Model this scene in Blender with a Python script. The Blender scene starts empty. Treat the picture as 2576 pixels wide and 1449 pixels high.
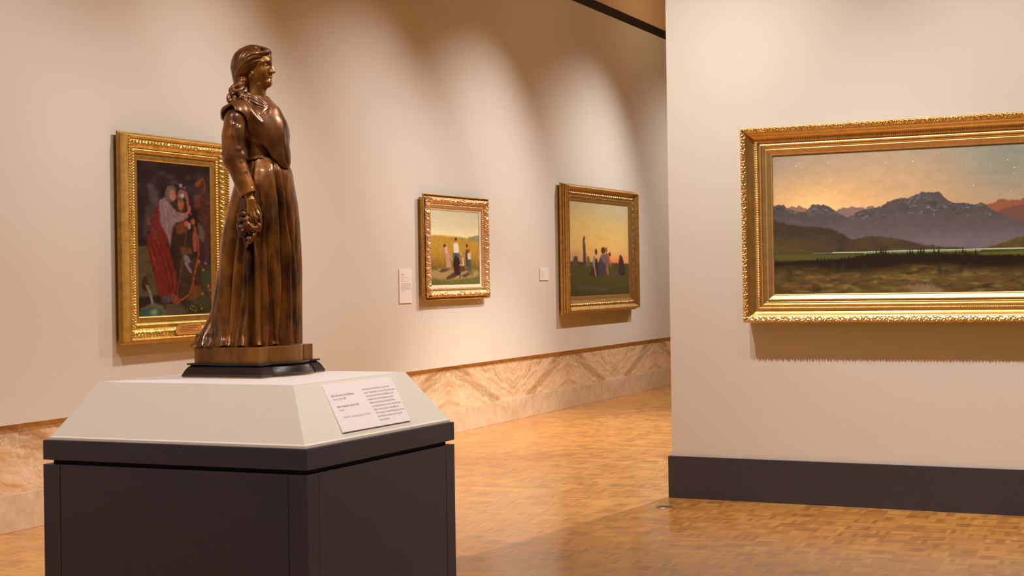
import bpy, bmesh, math, time
import numpy as np
from mathutils import Vector, Matrix
T0 = time.time()
rng = np.random.default_rng(7)
SC = bpy.context.scene
COL = SC.collection
PI = math.pi

# ------------------------------------------------------------ camera data
FPX, YAW, ROL, CY = 4132.3, .3985, -.0149, 694.7
CAMZ = 1.5
XL = -6.6207                       # face of the long left wall
YR, XE, TR = 10.5518, -3.3272, -.0812   # end of the free-standing right wall and its direction
ZP, ZC, ZB = .6505, 4.6495, .2787   # foot of drywall, underside of dark rail, top of baseboard
PX, PY, PW, PD, PTH = -2.4313, 4.2042, .9872, .9467, -.0398  # pedestal: near corner, width, depth, turn

# ------------------------------------------------------------ helpers
def link(o, parent=None):
    COL.objects.link(o)
    if parent is not None:
        o.parent = parent
    return o

def tag(o, label=None, cat=None, group=None, kind=None):
    if label: o['label'] = label
    if cat: o['category'] = cat
    if group: o['group'] = group
    if kind: o['kind'] = kind
    return o

def empty(name, loc=(0, 0, 0), rz=0.0):
    o = bpy.data.objects.new(name, None)
    o.empty_display_size = .1
    o.location = loc
    o.rotation_euler = (0, 0, rz)
    return link(o)

def mesh_np(name, V, Fq, mat=None, parent=None, smooth=False, attr=None):
    V = np.asarray(V, np.float32).reshape(-1, 3)
    me = bpy.data.meshes.new(name)
    Fq = np.asarray(Fq, np.int32)
    n, k = Fq.shape
    me.vertices.add(len(V)); me.vertices.foreach_set('co', V.ravel())
    me.loops.add(n * k); me.loops.foreach_set('vertex_index', Fq.ravel())
    me.polygons.add(n); me.polygons.foreach_set('loop_start', np.arange(0, n * k, k, dtype=np.int32))
    me.update(calc_edges=True)
    me.validate()
    if smooth:
        me.polygons.foreach_set('use_smooth', np.ones(len(me.polygons), bool))
    if attr is not None:
        a = me.color_attributes.new('paint', 'FLOAT_COLOR', 'POINT')
        c = np.ones((len(V), 4), np.float32); c[:, :3] = attr
        a.data.foreach_set('color', c.ravel())
    if mat: me.materials.append(mat)
    o = bpy.data.objects.new(name, me)
    return link(o, parent)

def bm_obj(name, bm, mat=None, parent=None, bevel=0, smooth=False):
    bmesh.ops.recalc_face_normals(bm, faces=bm.faces)
    if bevel:
        bmesh.ops.bevel(bm, geom=list(bm.edges), offset=bevel, segments=2, affect='EDGES', profile=.6)
    me = bpy.data.meshes.new(name); bm.to_mesh(me); bm.free()
    if smooth:
        for p in me.polygons: p.use_smooth = True
    if mat: me.materials.append(mat)
    return link(bpy.data.objects.new(name, me), parent)

def add_box(bm, lo, hi):
    x0, y0, z0 = lo; x1, y1, z1 = hi
    vs = [bm.verts.new(p) for p in ((x0,y0,z0),(x1,y0,z0),(x1,y1,z0),(x0,y1,z0),(x0,y0,z1),(x1,y0,z1),(x1,y1,z1),(x0,y1,z1))]
    for f in ((0,3,2,1),(4,5,6,7),(0,1,5,4),(1,2,6,5),(2,3,7,6),(3,0,4,7)):
        bm.faces.new([vs[i] for i in f])

def box(name, lo, hi, mat, parent=None, bevel=0):
    bm = bmesh.new(); add_box(bm, lo, hi)
    return bm_obj(name, bm, mat, parent, bevel)

def grid_faces(nu, nv, off=0, wrap=False):
    i = np.arange(nu - (0 if wrap else 1))[:, None]; j = np.arange(nv - 1)[None, :]
    i2 = (i + 1) % nu
    a = i * nv + j; b = i2 * nv + j; c = i2 * nv + j + 1; d = i * nv + j + 1
    return np.stack([a, b, c, d], -1).reshape(-1, 4) + off

# smooth 2D value noise (numpy)
_NT = np.random.default_rng(3).random((256, 256)).astype(np.float32)
def vnoise(x, y, seed=0):
    x = np.asarray(x, np.float32) + seed * 17.37; y = np.asarray(y, np.float32) + seed * 9.71
    xi = np.floor(x).astype(int); yi = np.floor(y).astype(int)
    fx = x - xi; fy = y - yi
    fx = fx * fx * (3 - 2 * fx); fy = fy * fy * (3 - 2 * fy)
    g = lambda a, b: _NT[a & 255, b & 255]
    return (g(xi, yi) * (1-fx) + g(xi+1, yi) * fx) * (1-fy) + (g(xi, yi+1) * (1-fx) + g(xi+1, yi+1) * fx) * fy
def fbm(x, y, o=4, seed=0):
    s = 0; a = .5; t = 0
    for k in range(o):
        s = s + a * vnoise(x * 2**k, y * 2**k, seed + k * 5); t += a; a *= .5
    return s / t
def lin(c):
    c = np.asarray(c, float) / 255.
    return np.where(c <= .04045, c / 12.92, ((c + .055) / 1.055) ** 2.4)

# ------------------------------------------------------------ materials
def new_mat(name):
    m = bpy.data.materials.new(name); m.use_nodes = True
    nt = m.node_tree
    return m, nt, nt.nodes['Principled BSDF']

def N(nt, t, **kw):
    n = nt.nodes.new(t)
    for k, v in kw.items(): setattr(n, k, v)
    return n

def simple(name, col, rough=.5, metal=0., spec=.5, bump=0, bscale=200, coat=0, var=0, vscale=3):
    m, nt, b = new_mat(name)
    b.inputs['Base Color'].default_value = (*col, 1)
    b.inputs['Roughness'].default_value = rough
    b.inputs['Metallic'].default_value = metal
    b.inputs['Specular IOR Level'].default_value = spec
    b.inputs['Coat Weight'].default_value = coat
    tc = N(nt, 'ShaderNodeTexCoord')
    if var:
        no = N(nt, 'ShaderNodeTexNoise'); no.inputs['Scale'].default_value = vscale; no.inputs['Detail'].default_value = 5
        nt.links.new(tc.outputs['Object'], no.inputs['Vector'])
        mx = N(nt, 'ShaderNodeMix', data_type='RGBA')
        mx.inputs[6].default_value = (*[c * (1 - var) for c in col], 1); mx.inputs[7].default_value = (*[min(1, c * (1 + var)) for c in col], 1)
        nt.links.new(no.outputs['Fac'], mx.inputs[0]); nt.links.new(mx.outputs[2], b.inputs['Base Color'])
    if bump:
        no = N(nt, 'ShaderNodeTexNoise'); no.inputs['Scale'].default_value = bscale; no.inputs['Detail'].default_value = 3
        nt.links.new(tc.outputs['Object'], no.inputs['Vector'])
        bp = N(nt, 'ShaderNodeBump'); bp.inputs['Strength'].default_value = bump; bp.inputs['Distance'].default_value = .002
        nt.links.new(no.outputs['Fac'], bp.inputs['Height']); nt.links.new(bp.outputs['Normal'], b.inputs['Normal'])
    return m

M_WALL = simple('painted_drywall', (.70, .675, .60), .75, bump=.15, bscale=120, spec=.25)
M_CEIL = simple('ceiling_paint', (.80, .58, .36), .8)
M_RAIL = simple('dark_bronze_rail', (.030, .020, .012), .8, spec=.15)
M_CHAR = simple('charcoal_paint', (.045, .041, .057), .42, bump=.12, bscale=60, spec=.4)
M_GAP = simple('black_reveal', (.008, .006, .006), .7)
M_CREAM = simple('cream_paint', (.76, .72, .62), .6, bump=.1, bscale=90, spec=.3)
M_TOPW = simple('white_laminate', (.80, .76, .74), .5, spec=.3)
M_CARD = simple('white_card', (.86, .81, .79), .6, spec=.2)
M_INK = simple('grey_ink', (.46, .37, .38), .7)
M_INKP = simple('pale_grey_ink', (.60, .50, .50), .7)
M_BLACKST = simple('polished_black_stone', (.022, .016, .016), .22, spec=.6, var=.4, vscale=14)
M_GOLDLINE = simple('brass_edge', (.5, .3, .1), .4, metal=.8)

def bronze(name, ca, cb, rough=.3, metal=.55):
    m, nt, b = new_mat(name)
    tc = N(nt, 'ShaderNodeTexCoord')
    mp = N(nt, 'ShaderNodeMapping'); mp.inputs['Scale'].default_value = (1, 1, .35)
    nt.links.new(tc.outputs['Object'], mp.inputs['Vector'])
    n1 = N(nt, 'ShaderNodeTexNoise'); n1.inputs['Scale'].default_value = 19; n1.inputs['Detail'].default_value = 6; n1.inputs['Roughness'].default_value = .62
    nt.links.new(mp.outputs['Vector'], n1.inputs['Vector'])
    r = N(nt, 'ShaderNodeValToRGB'); r.color_ramp.elements[0].position = .36; r.color_ramp.elements[1].position = .64
    r.color_ramp.elements[0].color = (*cb, 1); r.color_ramp.elements[1].color = (*ca, 1)
    nt.links.new(n1.outputs['Fac'], r.inputs['Fac'])
    n2 = N(nt, 'ShaderNodeTexNoise'); n2.inputs['Scale'].default_value = 230; n2.inputs['Detail'].default_value = 2
    nt.links.new(tc.outputs['Object'], n2.inputs['Vector'])
    r2 = N(nt, 'ShaderNodeValToRGB'); r2.color_ramp.elements[0].position = .22; r2.color_ramp.elements[1].position = .30
    r2.color_ramp.elements[0].color = (.6, .55, .5, 1); r2.color_ramp.elements[1].color = (1, 1, 1, 1)
    nt.links.new(n2.outputs['Fac'], r2.inputs['Fac'])
    mu = N(nt, 'ShaderNodeMix', data_type='RGBA', blend_type='MULTIPLY'); mu.inputs[0].default_value = 1
    nt.links.new(r.outputs['Color'], mu.inputs[6]); nt.links.new(r2.outputs['Color'], mu.inputs[7])
    nt.links.new(mu.outputs[2], b.inputs['Base Color'])
    b.inputs['Metallic'].default_value = metal
    mr = N(nt, 'ShaderNodeMapRange'); mr.inputs[3].default_value = rough; mr.inputs[4].default_value = rough + .14
    nt.links.new(n1.outputs['Fac'], mr.inputs[0]); nt.links.new(mr.outputs[0], b.inputs['Roughness'])
    b.inputs['Coat Weight'].default_value = .55; b.inputs['Coat Roughness'].default_value = .15; b.inputs['Coat IOR'].default_value = 1.5
    return m
M_BRZ_BODY = bronze('golden_bronze_skin', (.38, .165, .024), (.19, .075, .012), .30)
M_BRZ_DRESS = bronze('patinated_bronze_dress', (.30, .108, .011), (.050, .017, .007), .36)
M_BRZ_SHAWL = bronze('brown_bronze_shawl', (.21, .080, .018), (.09, .035, .010), .29)
M_BRZ_HAIR = bronze('brown_bronze_hair', (.21, .078, .014), (.065, .024, .007), .32)
M_BRZ_BASE = bronze('ochre_bronze_plinth', (.34, .135, .015), (.14, .05, .009), .4)

def gold(name, c, rough=.36, worn=.35, metal=.85):
    m, nt, b = new_mat(name)
    tc = N(nt, 'ShaderNodeTexCoord')
    n1 = N(nt, 'ShaderNodeTexNoise'); n1.inputs['Scale'].default_value = 18; n1.inputs['Detail'].default_value = 6; n1.inputs['Roughness'].default_value = .7
    nt.links.new(tc.outputs['Object'], n1.inputs['Vector'])
    r = N(nt, 'ShaderNodeValToRGB'); r.color_ramp.elements[0].position = .30; r.color_ramp.elements[1].position = .58
    r.color_ramp.elements[0].color = (*[x * (1 - worn) for x in c], 1); r.color_ramp.elements[1].color = (*c, 1)
    nt.links.new(n1.outputs['Fac'], r.inputs['Fac']); nt.links.new(r.outputs['Color'], b.inputs['Base Color'])
    b.inputs['Metallic'].default_value = metal; b.inputs['Roughness'].default_value = rough
    return m
M_GOLD_A = gold('burnished_gold', (.84, .56, .155), .36)
M_GOLD_B = gold('rose_gold_gilding', (.86, .56, .28), .48, .25, .65)
M_GOLD_C = gold('antique_gold', (.74, .47, .155), .40)
M_GOLD_D = gold('bright_gold_leaf', (.90, .62, .22), .30, .2)
M_GOLD_DL = gold('satin_gold_liner', (.84, .59, .24), .40, .15)
M_PLAQ = simple('brass_plaque', (.75, .48, .2), .4, metal=.7)
M_WLINER = simple('ivory_liner', (.85, .76, .6), .6)

def paint_mat(name, rough=.38):
    m, nt, b = new_mat(name)
    a = N(nt, 'ShaderNodeAttribute'); a.attribute_name = 'paint'
    nt.links.new(a.outputs['Color'], b.inputs['Base Color'])
    b.inputs['Roughness'].default_value = rough; b.inputs['Specular IOR Level'].default_value = .35
    tc = N(nt, 'ShaderNodeTexCoord'); no = N(nt, 'ShaderNodeTexNoise'); no.inputs['Scale'].default_value = 260
    nt.links.new(tc.outputs['Object'], no.inputs['Vector'])
    bp = N(nt, 'ShaderNodeBump'); bp.inputs['Strength'].default_value = .25; bp.inputs['Distance'].default_value = .001
    nt.links.new(no.outputs['Fac'], bp.inputs['Height']); nt.links.new(bp.outputs['Normal'], b.inputs['Normal'])
    return m
M_PAINT = paint_mat('oil_paint')

# marble with book-matched veins; u along the wall (object Y), v up (object Z)
def marble(name, base=False):
    m, nt, b = new_mat(name)
    L = nt.links.new
    tc = N(nt, 'ShaderNodeTexCoord'); sp = N(nt, 'ShaderNodeSeparateXYZ'); L(tc.outputs['Object'], sp.inputs[0])
    def math_(op, a, b_=None, c_=None):
        n = N(nt, 'ShaderNodeMath', operation=op)
        for i, v in enumerate((a, b_, c_)):
            if v is None: continue
            if isinstance(v, (int, float)): n.inputs[i].default_value = v
            else: L(v, n.inputs[i])
        return n.outputs[0]
    pp = math_('PINGPONG', math_('ADD', sp.outputs['Y'], -1.4), 1.6)      # book-matched slabs
    cb = N(nt, 'ShaderNodeCombineXYZ'); L(pp, cb.inputs[0]); L(sp.outputs['Z'], cb.inputs[1])
    nz = N(nt, 'ShaderNodeTexNoise'); nz.inputs['Scale'].default_value = 2.6; nz.inputs['Detail'].default_value = 7; nz.inputs['Roughness'].default_value = .6
    L(cb.outputs[0], nz.inputs['Vector'])
    sl = math_('ADD', math_('ADD', pp, math_('MULTIPLY', sp.outputs['Z'], 2.8)), math_('MULTIPLY', math_('SUBTRACT', nz.outputs['Fac'], .5), .8))
    sv = N(nt, 'ShaderNodeCombineXYZ'); L(math_('MULTIPLY', sl, 5.0), sv.inputs[0]); L(math_('MULTIPLY', sp.outputs['Z'], 3.0), sv.inputs[1])
    st = N(nt, 'ShaderNodeTexNoise'); st.inputs['Scale'].default_value = 1.6; st.inputs['Detail'].default_value = 8; st.inputs['Roughness'].default_value = .72
    L(sv.outputs[0], st.inputs['Vector'])
    def band(at, width, freq=.85):
        w = math_('PINGPONG', math_('ADD', math_('MULTIPLY', sl, freq), 4.0 - at * freq), 1.0)
        mr = N(nt, 'ShaderNodeMapRange', interpolation_type='SMOOTHSTEP'); L(w, mr.inputs[0])
        mr.inputs[1].default_value = 0; mr.inputs[2].default_value = width; mr.inputs[3].default_value = 1; mr.inputs[4].default_value = 0
        return mr.outputs[0]
    n2 = N(nt, 'ShaderNodeTexNoise'); n2.inputs['Scale'].default_value = 7; n2.inputs['Detail'].default_value = 8; n2.inputs['Roughness'].default_value = .7
    L(cb.outputs[0], n2.inputs['Vector'])
    def mrange(x, a, b_, c, d):
        m_ = N(nt, 'ShaderNodeMapRange'); L(x, m_.inputs[0])
        for i, v in enumerate((a, b_, c, d)): m_.inputs[i + 1].default_value = v
        return m_.outputs[0]
    def mix(fac, a, c2):
        x = N(nt, 'ShaderNodeMix', data_type='RGBA')
        if isinstance(fac, (int, float)): x.inputs[0].default_value = fac
        else: L(fac, x.inputs[0])
        for i, v in ((6, a), (7, c2)):
            if isinstance(v, tuple): x.inputs[i].default_value = (*v, 1)
            else: L(v, x.inputs[i])
        return x.outputs[2]
    streak = mrange(st.outputs['Fac'], .36, .64, 0, 1)
    if base: col = mix(mrange(n2.outputs['Fac'], .35, .65, 0, 1), (.62, .46, .29), (.80, .64, .44))
    else: col = mix(streak, (.62, .38, .17), (.92, .73, .50))
    k = .30 if base else 1.0
    main = math_('MULTIPLY', band(1.80, .17), mrange(st.outputs['Fac'], .30, .60, 1.15, .15))
    main = N(nt, 'ShaderNodeClamp'); L(math_('MULTIPLY', band(1.80, .20), mrange(st.outputs['Fac'], .38, .64, 1.3, .15)), main.inputs[0])
    col = mix(math_('MULTIPLY', main.outputs[0], .85 * k), col, (.36, .20, .075))
    sec = N(nt, 'ShaderNodeClamp'); L(math_('MULTIPLY', math_('ADD', band(2.55, .10), band(1.15, .08)), mrange(st.outputs['Fac'], .36, .62, 1.2, .0)), sec.inputs[0])
    col = mix(math_('MULTIPLY', sec.outputs[0], .55 * k), col, (.42, .24, .09))
    vo = N(nt, 'ShaderNodeTexVoronoi', feature='DISTANCE_TO_EDGE'); vo.inputs['Scale'].default_value = 3.6
    wv = N(nt, 'ShaderNodeVectorMath', operation='ADD'); L(cb.outputs[0], wv.inputs[0])
    sc = N(nt, 'ShaderNodeVectorMath', operation='SCALE'); L(n2.outputs['Color'], sc.inputs[0]); sc.inputs['Scale'].default_value = .45
    L(sc.outputs[0], wv.inputs[1]); L(wv.outputs[0], vo.inputs['Vector'])
    n3 = N(nt, 'ShaderNodeTexNoise'); n3.inputs['Scale'].default_value = 2.4; L(cb.outputs[0], n3.inputs['Vector'])
    vein = math_('MULTIPLY', mrange(vo.outputs['Distance'], 0, .030, 1, 0), mrange(n3.outputs['Fac'], .38, .55, .15, 1))
    col = mix(math_('MULTIPLY', vein, .45 if base else .8), col, (.97, .88, .72))
    vo2 = N(nt, 'ShaderNodeTexVoronoi', feature='DISTANCE_TO_EDGE'); vo2.inputs['Scale'].default_value = 9
    L(wv.outputs[0], vo2.inputs['Vector'])
    crack = math_('MULTIPLY', mrange(vo2.outputs['Distance'], 0, .018, 1, 0), band(1.80, .34))
    col = mix(math_('MULTIPLY', crack, .55 * k), col, (.22, .12, .05))
    L(col, b.inputs['Base Color'])
    b.inputs['Roughness'].default_value = .32; b.inputs['Specular IOR Level'].default_value = .4
    return m
M_MARBLE = marble('bookmatched_marble'); M_MARBLE2 = marble('marble_base_course', True)

# mosaic (finger) parquet
def parquet():
    m, nt, b = new_mat('mosaic_parquet')
    L = nt.links.new
    tc = N(nt, 'ShaderNodeTexCoord')
    mp = N(nt, 'ShaderNodeMapping'); mp.inputs['Rotation'].default_value = (0, 0, -.02); L(tc.outputs['Object'], mp.inputs[0])
    sp = N(nt, 'ShaderNodeSeparateXYZ'); L(mp.outputs[0], sp.inputs[0])
    def math_(op, a, b_=None):
        n = N(nt, 'ShaderNodeMath', operation=op)
        for i, v in enumerate((a, b_)):
            if v is None: continue
            if isinstance(v, (int, float)): n.inputs[i].default_value = v
            else: L(v, n.inputs[i])
        return n.outputs[0]
    S = 1 / .135
    u = math_('MULTIPLY', sp.outputs['X'], S); v = math_('MULTIPLY', sp.outputs['Y'], S)
    iu = math_('FLOOR', u); iv = math_('FLOOR', v); fu = math_('FRACT', u); fv = math_('FRACT', v)
    par = math_('MODULO', math_('ABSOLUTE', math_('ADD', iu, iv)), 2.0)
    par = math_('GREATER_THAN', par, .5)
    def sel(a, c):   # par ? c : a
        x = N(nt, 'ShaderNodeMix', data_type='FLOAT'); L(par, x.inputs[0]); L(a, x.inputs[2]); L(c, x.inputs[3]); return x.outputs[0]
    t = sel(fu, fv); ln = sel(fv, fu)
    fing = math_('FLOOR', math_('MULTIPLY', t, 5.0))
    cb = N(nt, 'ShaderNodeCombineXYZ'); L(iu, cb.inputs[0]); L(iv, cb.inputs[1]); L(fing, cb.inputs[2])
    wn = N(nt, 'ShaderNodeTexWhiteNoise', noise_dimensions='3D'); L(cb.outputs[0], wn.inputs['Vector'])
    cb2 = N(nt, 'ShaderNodeCombineXYZ'); L(iu, cb2.inputs[0]); L(iv, cb2.inputs[1]); cb2.inputs[2].default_value = 31
    wn2 = N(nt, 'ShaderNodeTexWhiteNoise', noise_dimensions='3D'); L(cb2.outputs[0], wn2.inputs['Vector'])
    val = math_('ADD', math_('MULTIPLY', wn.outputs['Value'], .62), math_('MULTIPLY', wn2.outputs['Value'], .38))
    r = N(nt, 'ShaderNodeValToRGB')
    e = r.color_ramp.elements
    e[0].position = .12; e[0].color = (.40, .165, .028, 1)
    e[1].position = .9; e[1].color = (.69, .345, .075, 1)
    x = e.new(.5); x.color = (.57, .26, .048, 1)
    L(val, r.inputs['Fac'])
    # fine grain along the finger
    gv = N(nt, 'ShaderNodeCombineXYZ'); L(math_('MULTIPLY', t, 60.0), gv.inputs[0]); L(math_('MULTIPLY', ln, 4.0), gv.inputs[1]); L(math_('MULTIPLY', wn.outputs['Value'], 90.), gv.inputs[2])
    gn = N(nt, 'ShaderNodeTexNoise'); gn.inputs['Scale'].default_value = 1.0; gn.inputs['Detail'].default_value = 2; L(gv.outputs[0], gn.inputs['Vector'])
    g2 = N(nt, 'ShaderNodeMapRange'); L(gn.outputs['Fac'], g2.inputs[0]); g2.inputs[3].default_value = .9; g2.inputs[4].default_value = 1.1
    # joints
    te = math_('FRACT', math_('MULTIPLY', t, 5.0))
    j1 = math_('MINIMUM', te, math_('SUBTRACT', 1.0, te)); j2 = math_('MULTIPLY', math_('MINIMUM', ln, math_('SUBTRACT', 1.0, ln)), 5.0)
    jm = math_('MINIMUM', j1, j2)
    jr = N(nt, 'ShaderNodeMapRange'); L(jm, jr.inputs[0]); jr.inputs[1].default_value = 0; jr.inputs[2].default_value = .045; jr.inputs[3].default_value = .72; jr.inputs[4].default_value = 1
    sc = math_('MULTIPLY', g2.outputs[0], jr.outputs[0])
    vm = N(nt, 'ShaderNodeVectorMath', operation='SCALE'); L(r.outputs['Color'], vm.inputs[0]); L(sc, vm.inputs['Scale'])
    L(vm.outputs[0], b.inputs['Base Color'])
    b.inputs['Roughness'].default_value = .33
    rr = N(nt, 'ShaderNodeMapRange'); L(val, rr.inputs[0]); rr.inputs[3].default_value = .30; rr.inputs[4].default_value = .38; L(rr.outputs[0], b.inputs['Roughness'])
    b.inputs['Specular IOR Level'].default_value = .6
    b.inputs['Coat Weight'].default_value = .5; b.inputs['Coat Roughness'].default_value = .15
    return m
M_FLOOR = parquet()

# ------------------------------------------------------------ room
def S(o, **k):
    o['kind'] = 'structure'; return o
X0, X1, Y0, Y1, ZTOP = XL - .3, 8.5, -7.0, 28.0, 5.6
fl = S(box('floor', (X0, Y0, -.12), (X1, Y1, 0), M_FLOOR))
S(box('ceiling', (X0, Y0 - .2, ZTOP), (X1, Y1 + .2, ZTOP + .15), M_CEIL))
RW = .035    # the drywall stands proud of the marble
S(box('wall_left', (XL - .3, Y0, ZP), (XL, Y1, ZC), M_WALL))
S(box('wall_left_upper', (XL - .3, Y0, ZC + .112), (XL - .02, Y1, ZTOP), M_CEIL))
S(box('trim_1', (XL - .29, Y0, ZC), (XL + .004, Y1, ZC + .112), M_RAIL))
S(box('trim_2', (XL - .29, Y0, .228), (XL - RW, Y1, ZP - .001), M_MARBLE))
S(box('baseboard_left', (XL - .29, Y0, 0), (XL - RW + .012, Y1, .227), M_MARBLE2, bevel=.003))
S(box('wall_back', (X0, Y1, 0), (X1, Y1 + .2, ZTOP), M_WALL))
S(box('wall_front', (X0, Y0 - .2, 0), (X1, Y0, ZTOP), M_WALL))
S(box('wall_side', (X1, Y0, 0), (X1 + .2, Y1, ZTOP), M_WALL))
rw = S(box('wall_right', (0, 0, 0), (9.0, .32, 5.0), M_WALL)); rw.location = (XE, YR, 0); rw.rotation_euler.z = TR
# fitted points lie on the baseboard corner; wall face sits behind it
rw.location = Vector((XE, YR, 0)) + Matrix.Rotation(TR, 3, 'Z') @ Vector((.022, .02, 0))
bb = S(box('baseboard_right', (0, 0, 0), (9.0, .36, ZB), M_CHAR, bevel=.0015)); bb.location = (XE, YR, 0); bb.rotation_euler.z = TR

# brass floor outlet
bm = bmesh.new()
for r_, z0, z1 in ((.058, .0002, .003), (.045, .003, .0042)):
    bmesh.ops.create_cone(bm, cap_ends=True, segments=48, radius1=r_, radius2=r_ - .003, depth=z1 - z0, matrix=Matrix.Translation((0, 0, (z0 + z1) / 2)))
fo = bm_obj('floor_outlet', bm, simple('aged_brass', (.30, .22, .12), .35, metal=.8))
fo.location = (-3.222, 10.115, 0)
tag(fo, 'small round brass outlet cover set in the parquet by the baseboard corner', 'floor outlet')
bm = bmesh.new(); add_box(bm, (-.028, -.005, .0042), (.028, .005, .0052)); bm_obj('slot', bm, M_GAP, fo)

# ------------------------------------------------------------ pedestal
ped = empty('display_pedestal', (PX, PY, 0), PTH)
tag(ped, 'charcoal museum pedestal with a sloped cream top under the bronze statue', 'pedestal')
zc1, zc0, zb1 = 1.0, 1.0 - .0623, 1.0 - .0766
box('cap', (-PW, 0, zc0), (0, PD, zc1), M_CHAR, ped, .0012)
box('reveal', (-PW + .024, .022, zb1 - .03), (-.022, PD - .024, zc0 + .01), M_GAP, ped)
cw = .0655
for (xa, xb) in ((-PW, -PW + cw), (-cw, 0)):
    for (ya, yb) in ((0, cw - .003), (PD - cw + .003, PD)):
        box('corner_post', (xa, ya, 0), (xb, yb, zb1), M_CHAR, ped, .0008)
g = .0022
box('side_panel', (-PW + cw + g, .0006, 0), (-cw - g, .02, zb1), M_CHAR, ped, .0006)
box('side_panel', (-PW + cw + g, PD - .02, 0), (-cw - g, PD - .0006, zb1), M_CHAR, ped, .0006)
box('side_panel', (-.02, cw - .003 + g, 0), (-.0006, PD - cw + .003 - g, zb1), M_CHAR, ped, .0006)
box('side_panel', (-PW + .0006, cw - .003 + g, 0), (-PW + .02, PD - cw + .003 - g, zb1), M_CHAR, ped, .0006)
box('inner_carcass', (-PW + .025, .025, 0), (-.025, PD - .025, zb1 - .01), M_GAP, ped)
# cream frustum with a small lip
HT = 1.1775
def ring(l, r_, f_, b_, z): return [(-PW + l, f_, z), (-r_, f_, z), (-r_, PD - b_, z), (-PW + l, PD - b_, z)]
R0 = ring(.018, .009, .006, .014, 1.0005); R1 = ring(.018, .009, .006, .014, 1.009); R2 = ring(.025, .014, .011, .02, 1.0125)
R3 = ring(.1295, .1205, .1215, .1245, HT)
bm = bmesh.new(); rs = [[bm.verts.new(p) for p in R] for R in (R0, R1, R2, R3)]
for a, b_ in zip(rs, rs[1:]):
    for i in range(4): bm.faces.new((a[i], a[(i+1) % 4], b_[(i+1) % 4], b_[i]))
bm.faces.new(rs[0][::-1]); bm.faces.new(rs[3])
bm_obj('sloped_riser', bm, M_CREAM, ped, .001)
bm = bmesh.new(); vs = [bm.verts.new((x, y, HT + .0004)) for (x, y, z) in ring(.1325, .1235, .1245, .1275, HT)]
vt = [bm.verts.new((v.co.x, v.co.y, HT + .0012)) for v in vs]
bm.faces.new(vt)
for i in range(4): bm.faces.new((vs[i], vs[(i+1) % 4], vt[(i+1) % 4], vt[i]))
bm_obj('top_surface', bm, M_TOPW, ped)

# ------------------------------------------------------------ writing
def text_mesh(name, body, size, mat, parent, mtx, width=None, bold=0, line=1.0, name_width=1.0):
    cu = bpy.data.curves.new(name, 'FONT'); cu.body = body; cu.size = size; cu.space_line = line
    cu.offset = bold; cu.extrude = .0001
    ob = bpy.data.objects.new(name, cu); COL.objects.link(ob)
    bpy.context.view_layer.update()
    dg = bpy.context.evaluated_depsgraph_get()
    me = bpy.data.meshes.new_from_object(ob.evaluated_get(dg))
    bpy.data.objects.remove(ob)
    me.transform(Matrix.Diagonal((name_width, 1, 1, 1)))
    me.transform(mtx); me.materials.clear(); me.materials.append(mat)
    o = bpy.data.objects.new(name, me); return link(o, parent)

F0 = Vector((PX, PY, 0)); Rz = Matrix.Rotation(PTH, 4, 'Z')
# card on the +X slope : local frame a along Y, b up the slope
p0 = Vector((-.012, 0, 1.012)); tdir = (Vector((-.1225, 0, 1.1775)) - p0).normalized(); adir = Vector((0, 1, 0)); nrm = adir.cross(tdir)
card = empty('label_card', F0 + (Rz @ (p0 + adir * .47 + tdir * .10)), PTH)
tag(card, 'white two-column text card on the right slope of the statue pedestal', 'label')
def cm(a, b_, n=0):      # card-local matrix
    m = Matrix.Identity(4)
    for i, v in enumerate((adir, tdir, nrm)): m.col[i][:3] = v[:]
    m.col[3][:3] = (adir * (a - .47) + tdir * (b_ - .10) + nrm * n)[:]
    return m
ca = [(.2375, .0165), (.6690, .0165), (.7045, .1850), (.2700, .1850)]
bm = bmesh.new()
lo = [bm.verts.new((cm(a, b_, .0006) @ Vector((0, 0, 0)))) for a, b_ in ca]; hi = [bm.verts.new((cm(a, b_, .0046) @ Vector((0, 0, 0)))) for a, b_ in ca]
bm.faces.new(lo[::-1]); bm.faces.new(hi)
for i in range(4): bm.faces.new((lo[i], lo[(i+1) % 4], hi[(i+1) % 4], hi[i]))
bm_obj('card', bm, M_CARD, card, .0004)
NW = 1.04
def ct_(body, a, b_, s, bold=0, w=NW): text_mesh('text_line', body, s, M_INK, card, cm(a, b_, .0048), bold=bold, name_width=w)
sh = .0345 / .1685
def ax(a, b_): return a + (b_ - .1) * 0.10
ct_('Albert-Ernest Carrier-Belleuse', .284, .1405, .0105, .00035)
ct_('French, 1824–1887', .284, .1275, .0098)
ct_('Marie Antoinette, about 1868', .284, .1010, .0105, .00035)
ct_('bronze', .284, .0885, .0098)
ct_('Gift of Mrs. Irma Key Bayman, 1962.138', .284, .0625, .0098)
rows = ['Albert-Ernest Carrier-Belleuse had a spectacular', 'career. Trained partly in centers of France and London,', 'and success in the Paris Salon exhibitions. It took',
        'inspiration of the French Revolution, Carrier-', "Belleuse's interpretation of the ill-fated Marie", 'Antoinette presents her in a heroic guise with regal',
        'dignity as she looks down on the guillotine in', '1793. Dressed in a simple, flowing dress, her proud', 'stance tells those regents would the regal at', 'funeral sculptures.']
for i, t_ in enumerate(rows):
    ct_(t_, .482, .1500 - i * .0128, .0092, .0001, 0.98)

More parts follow.
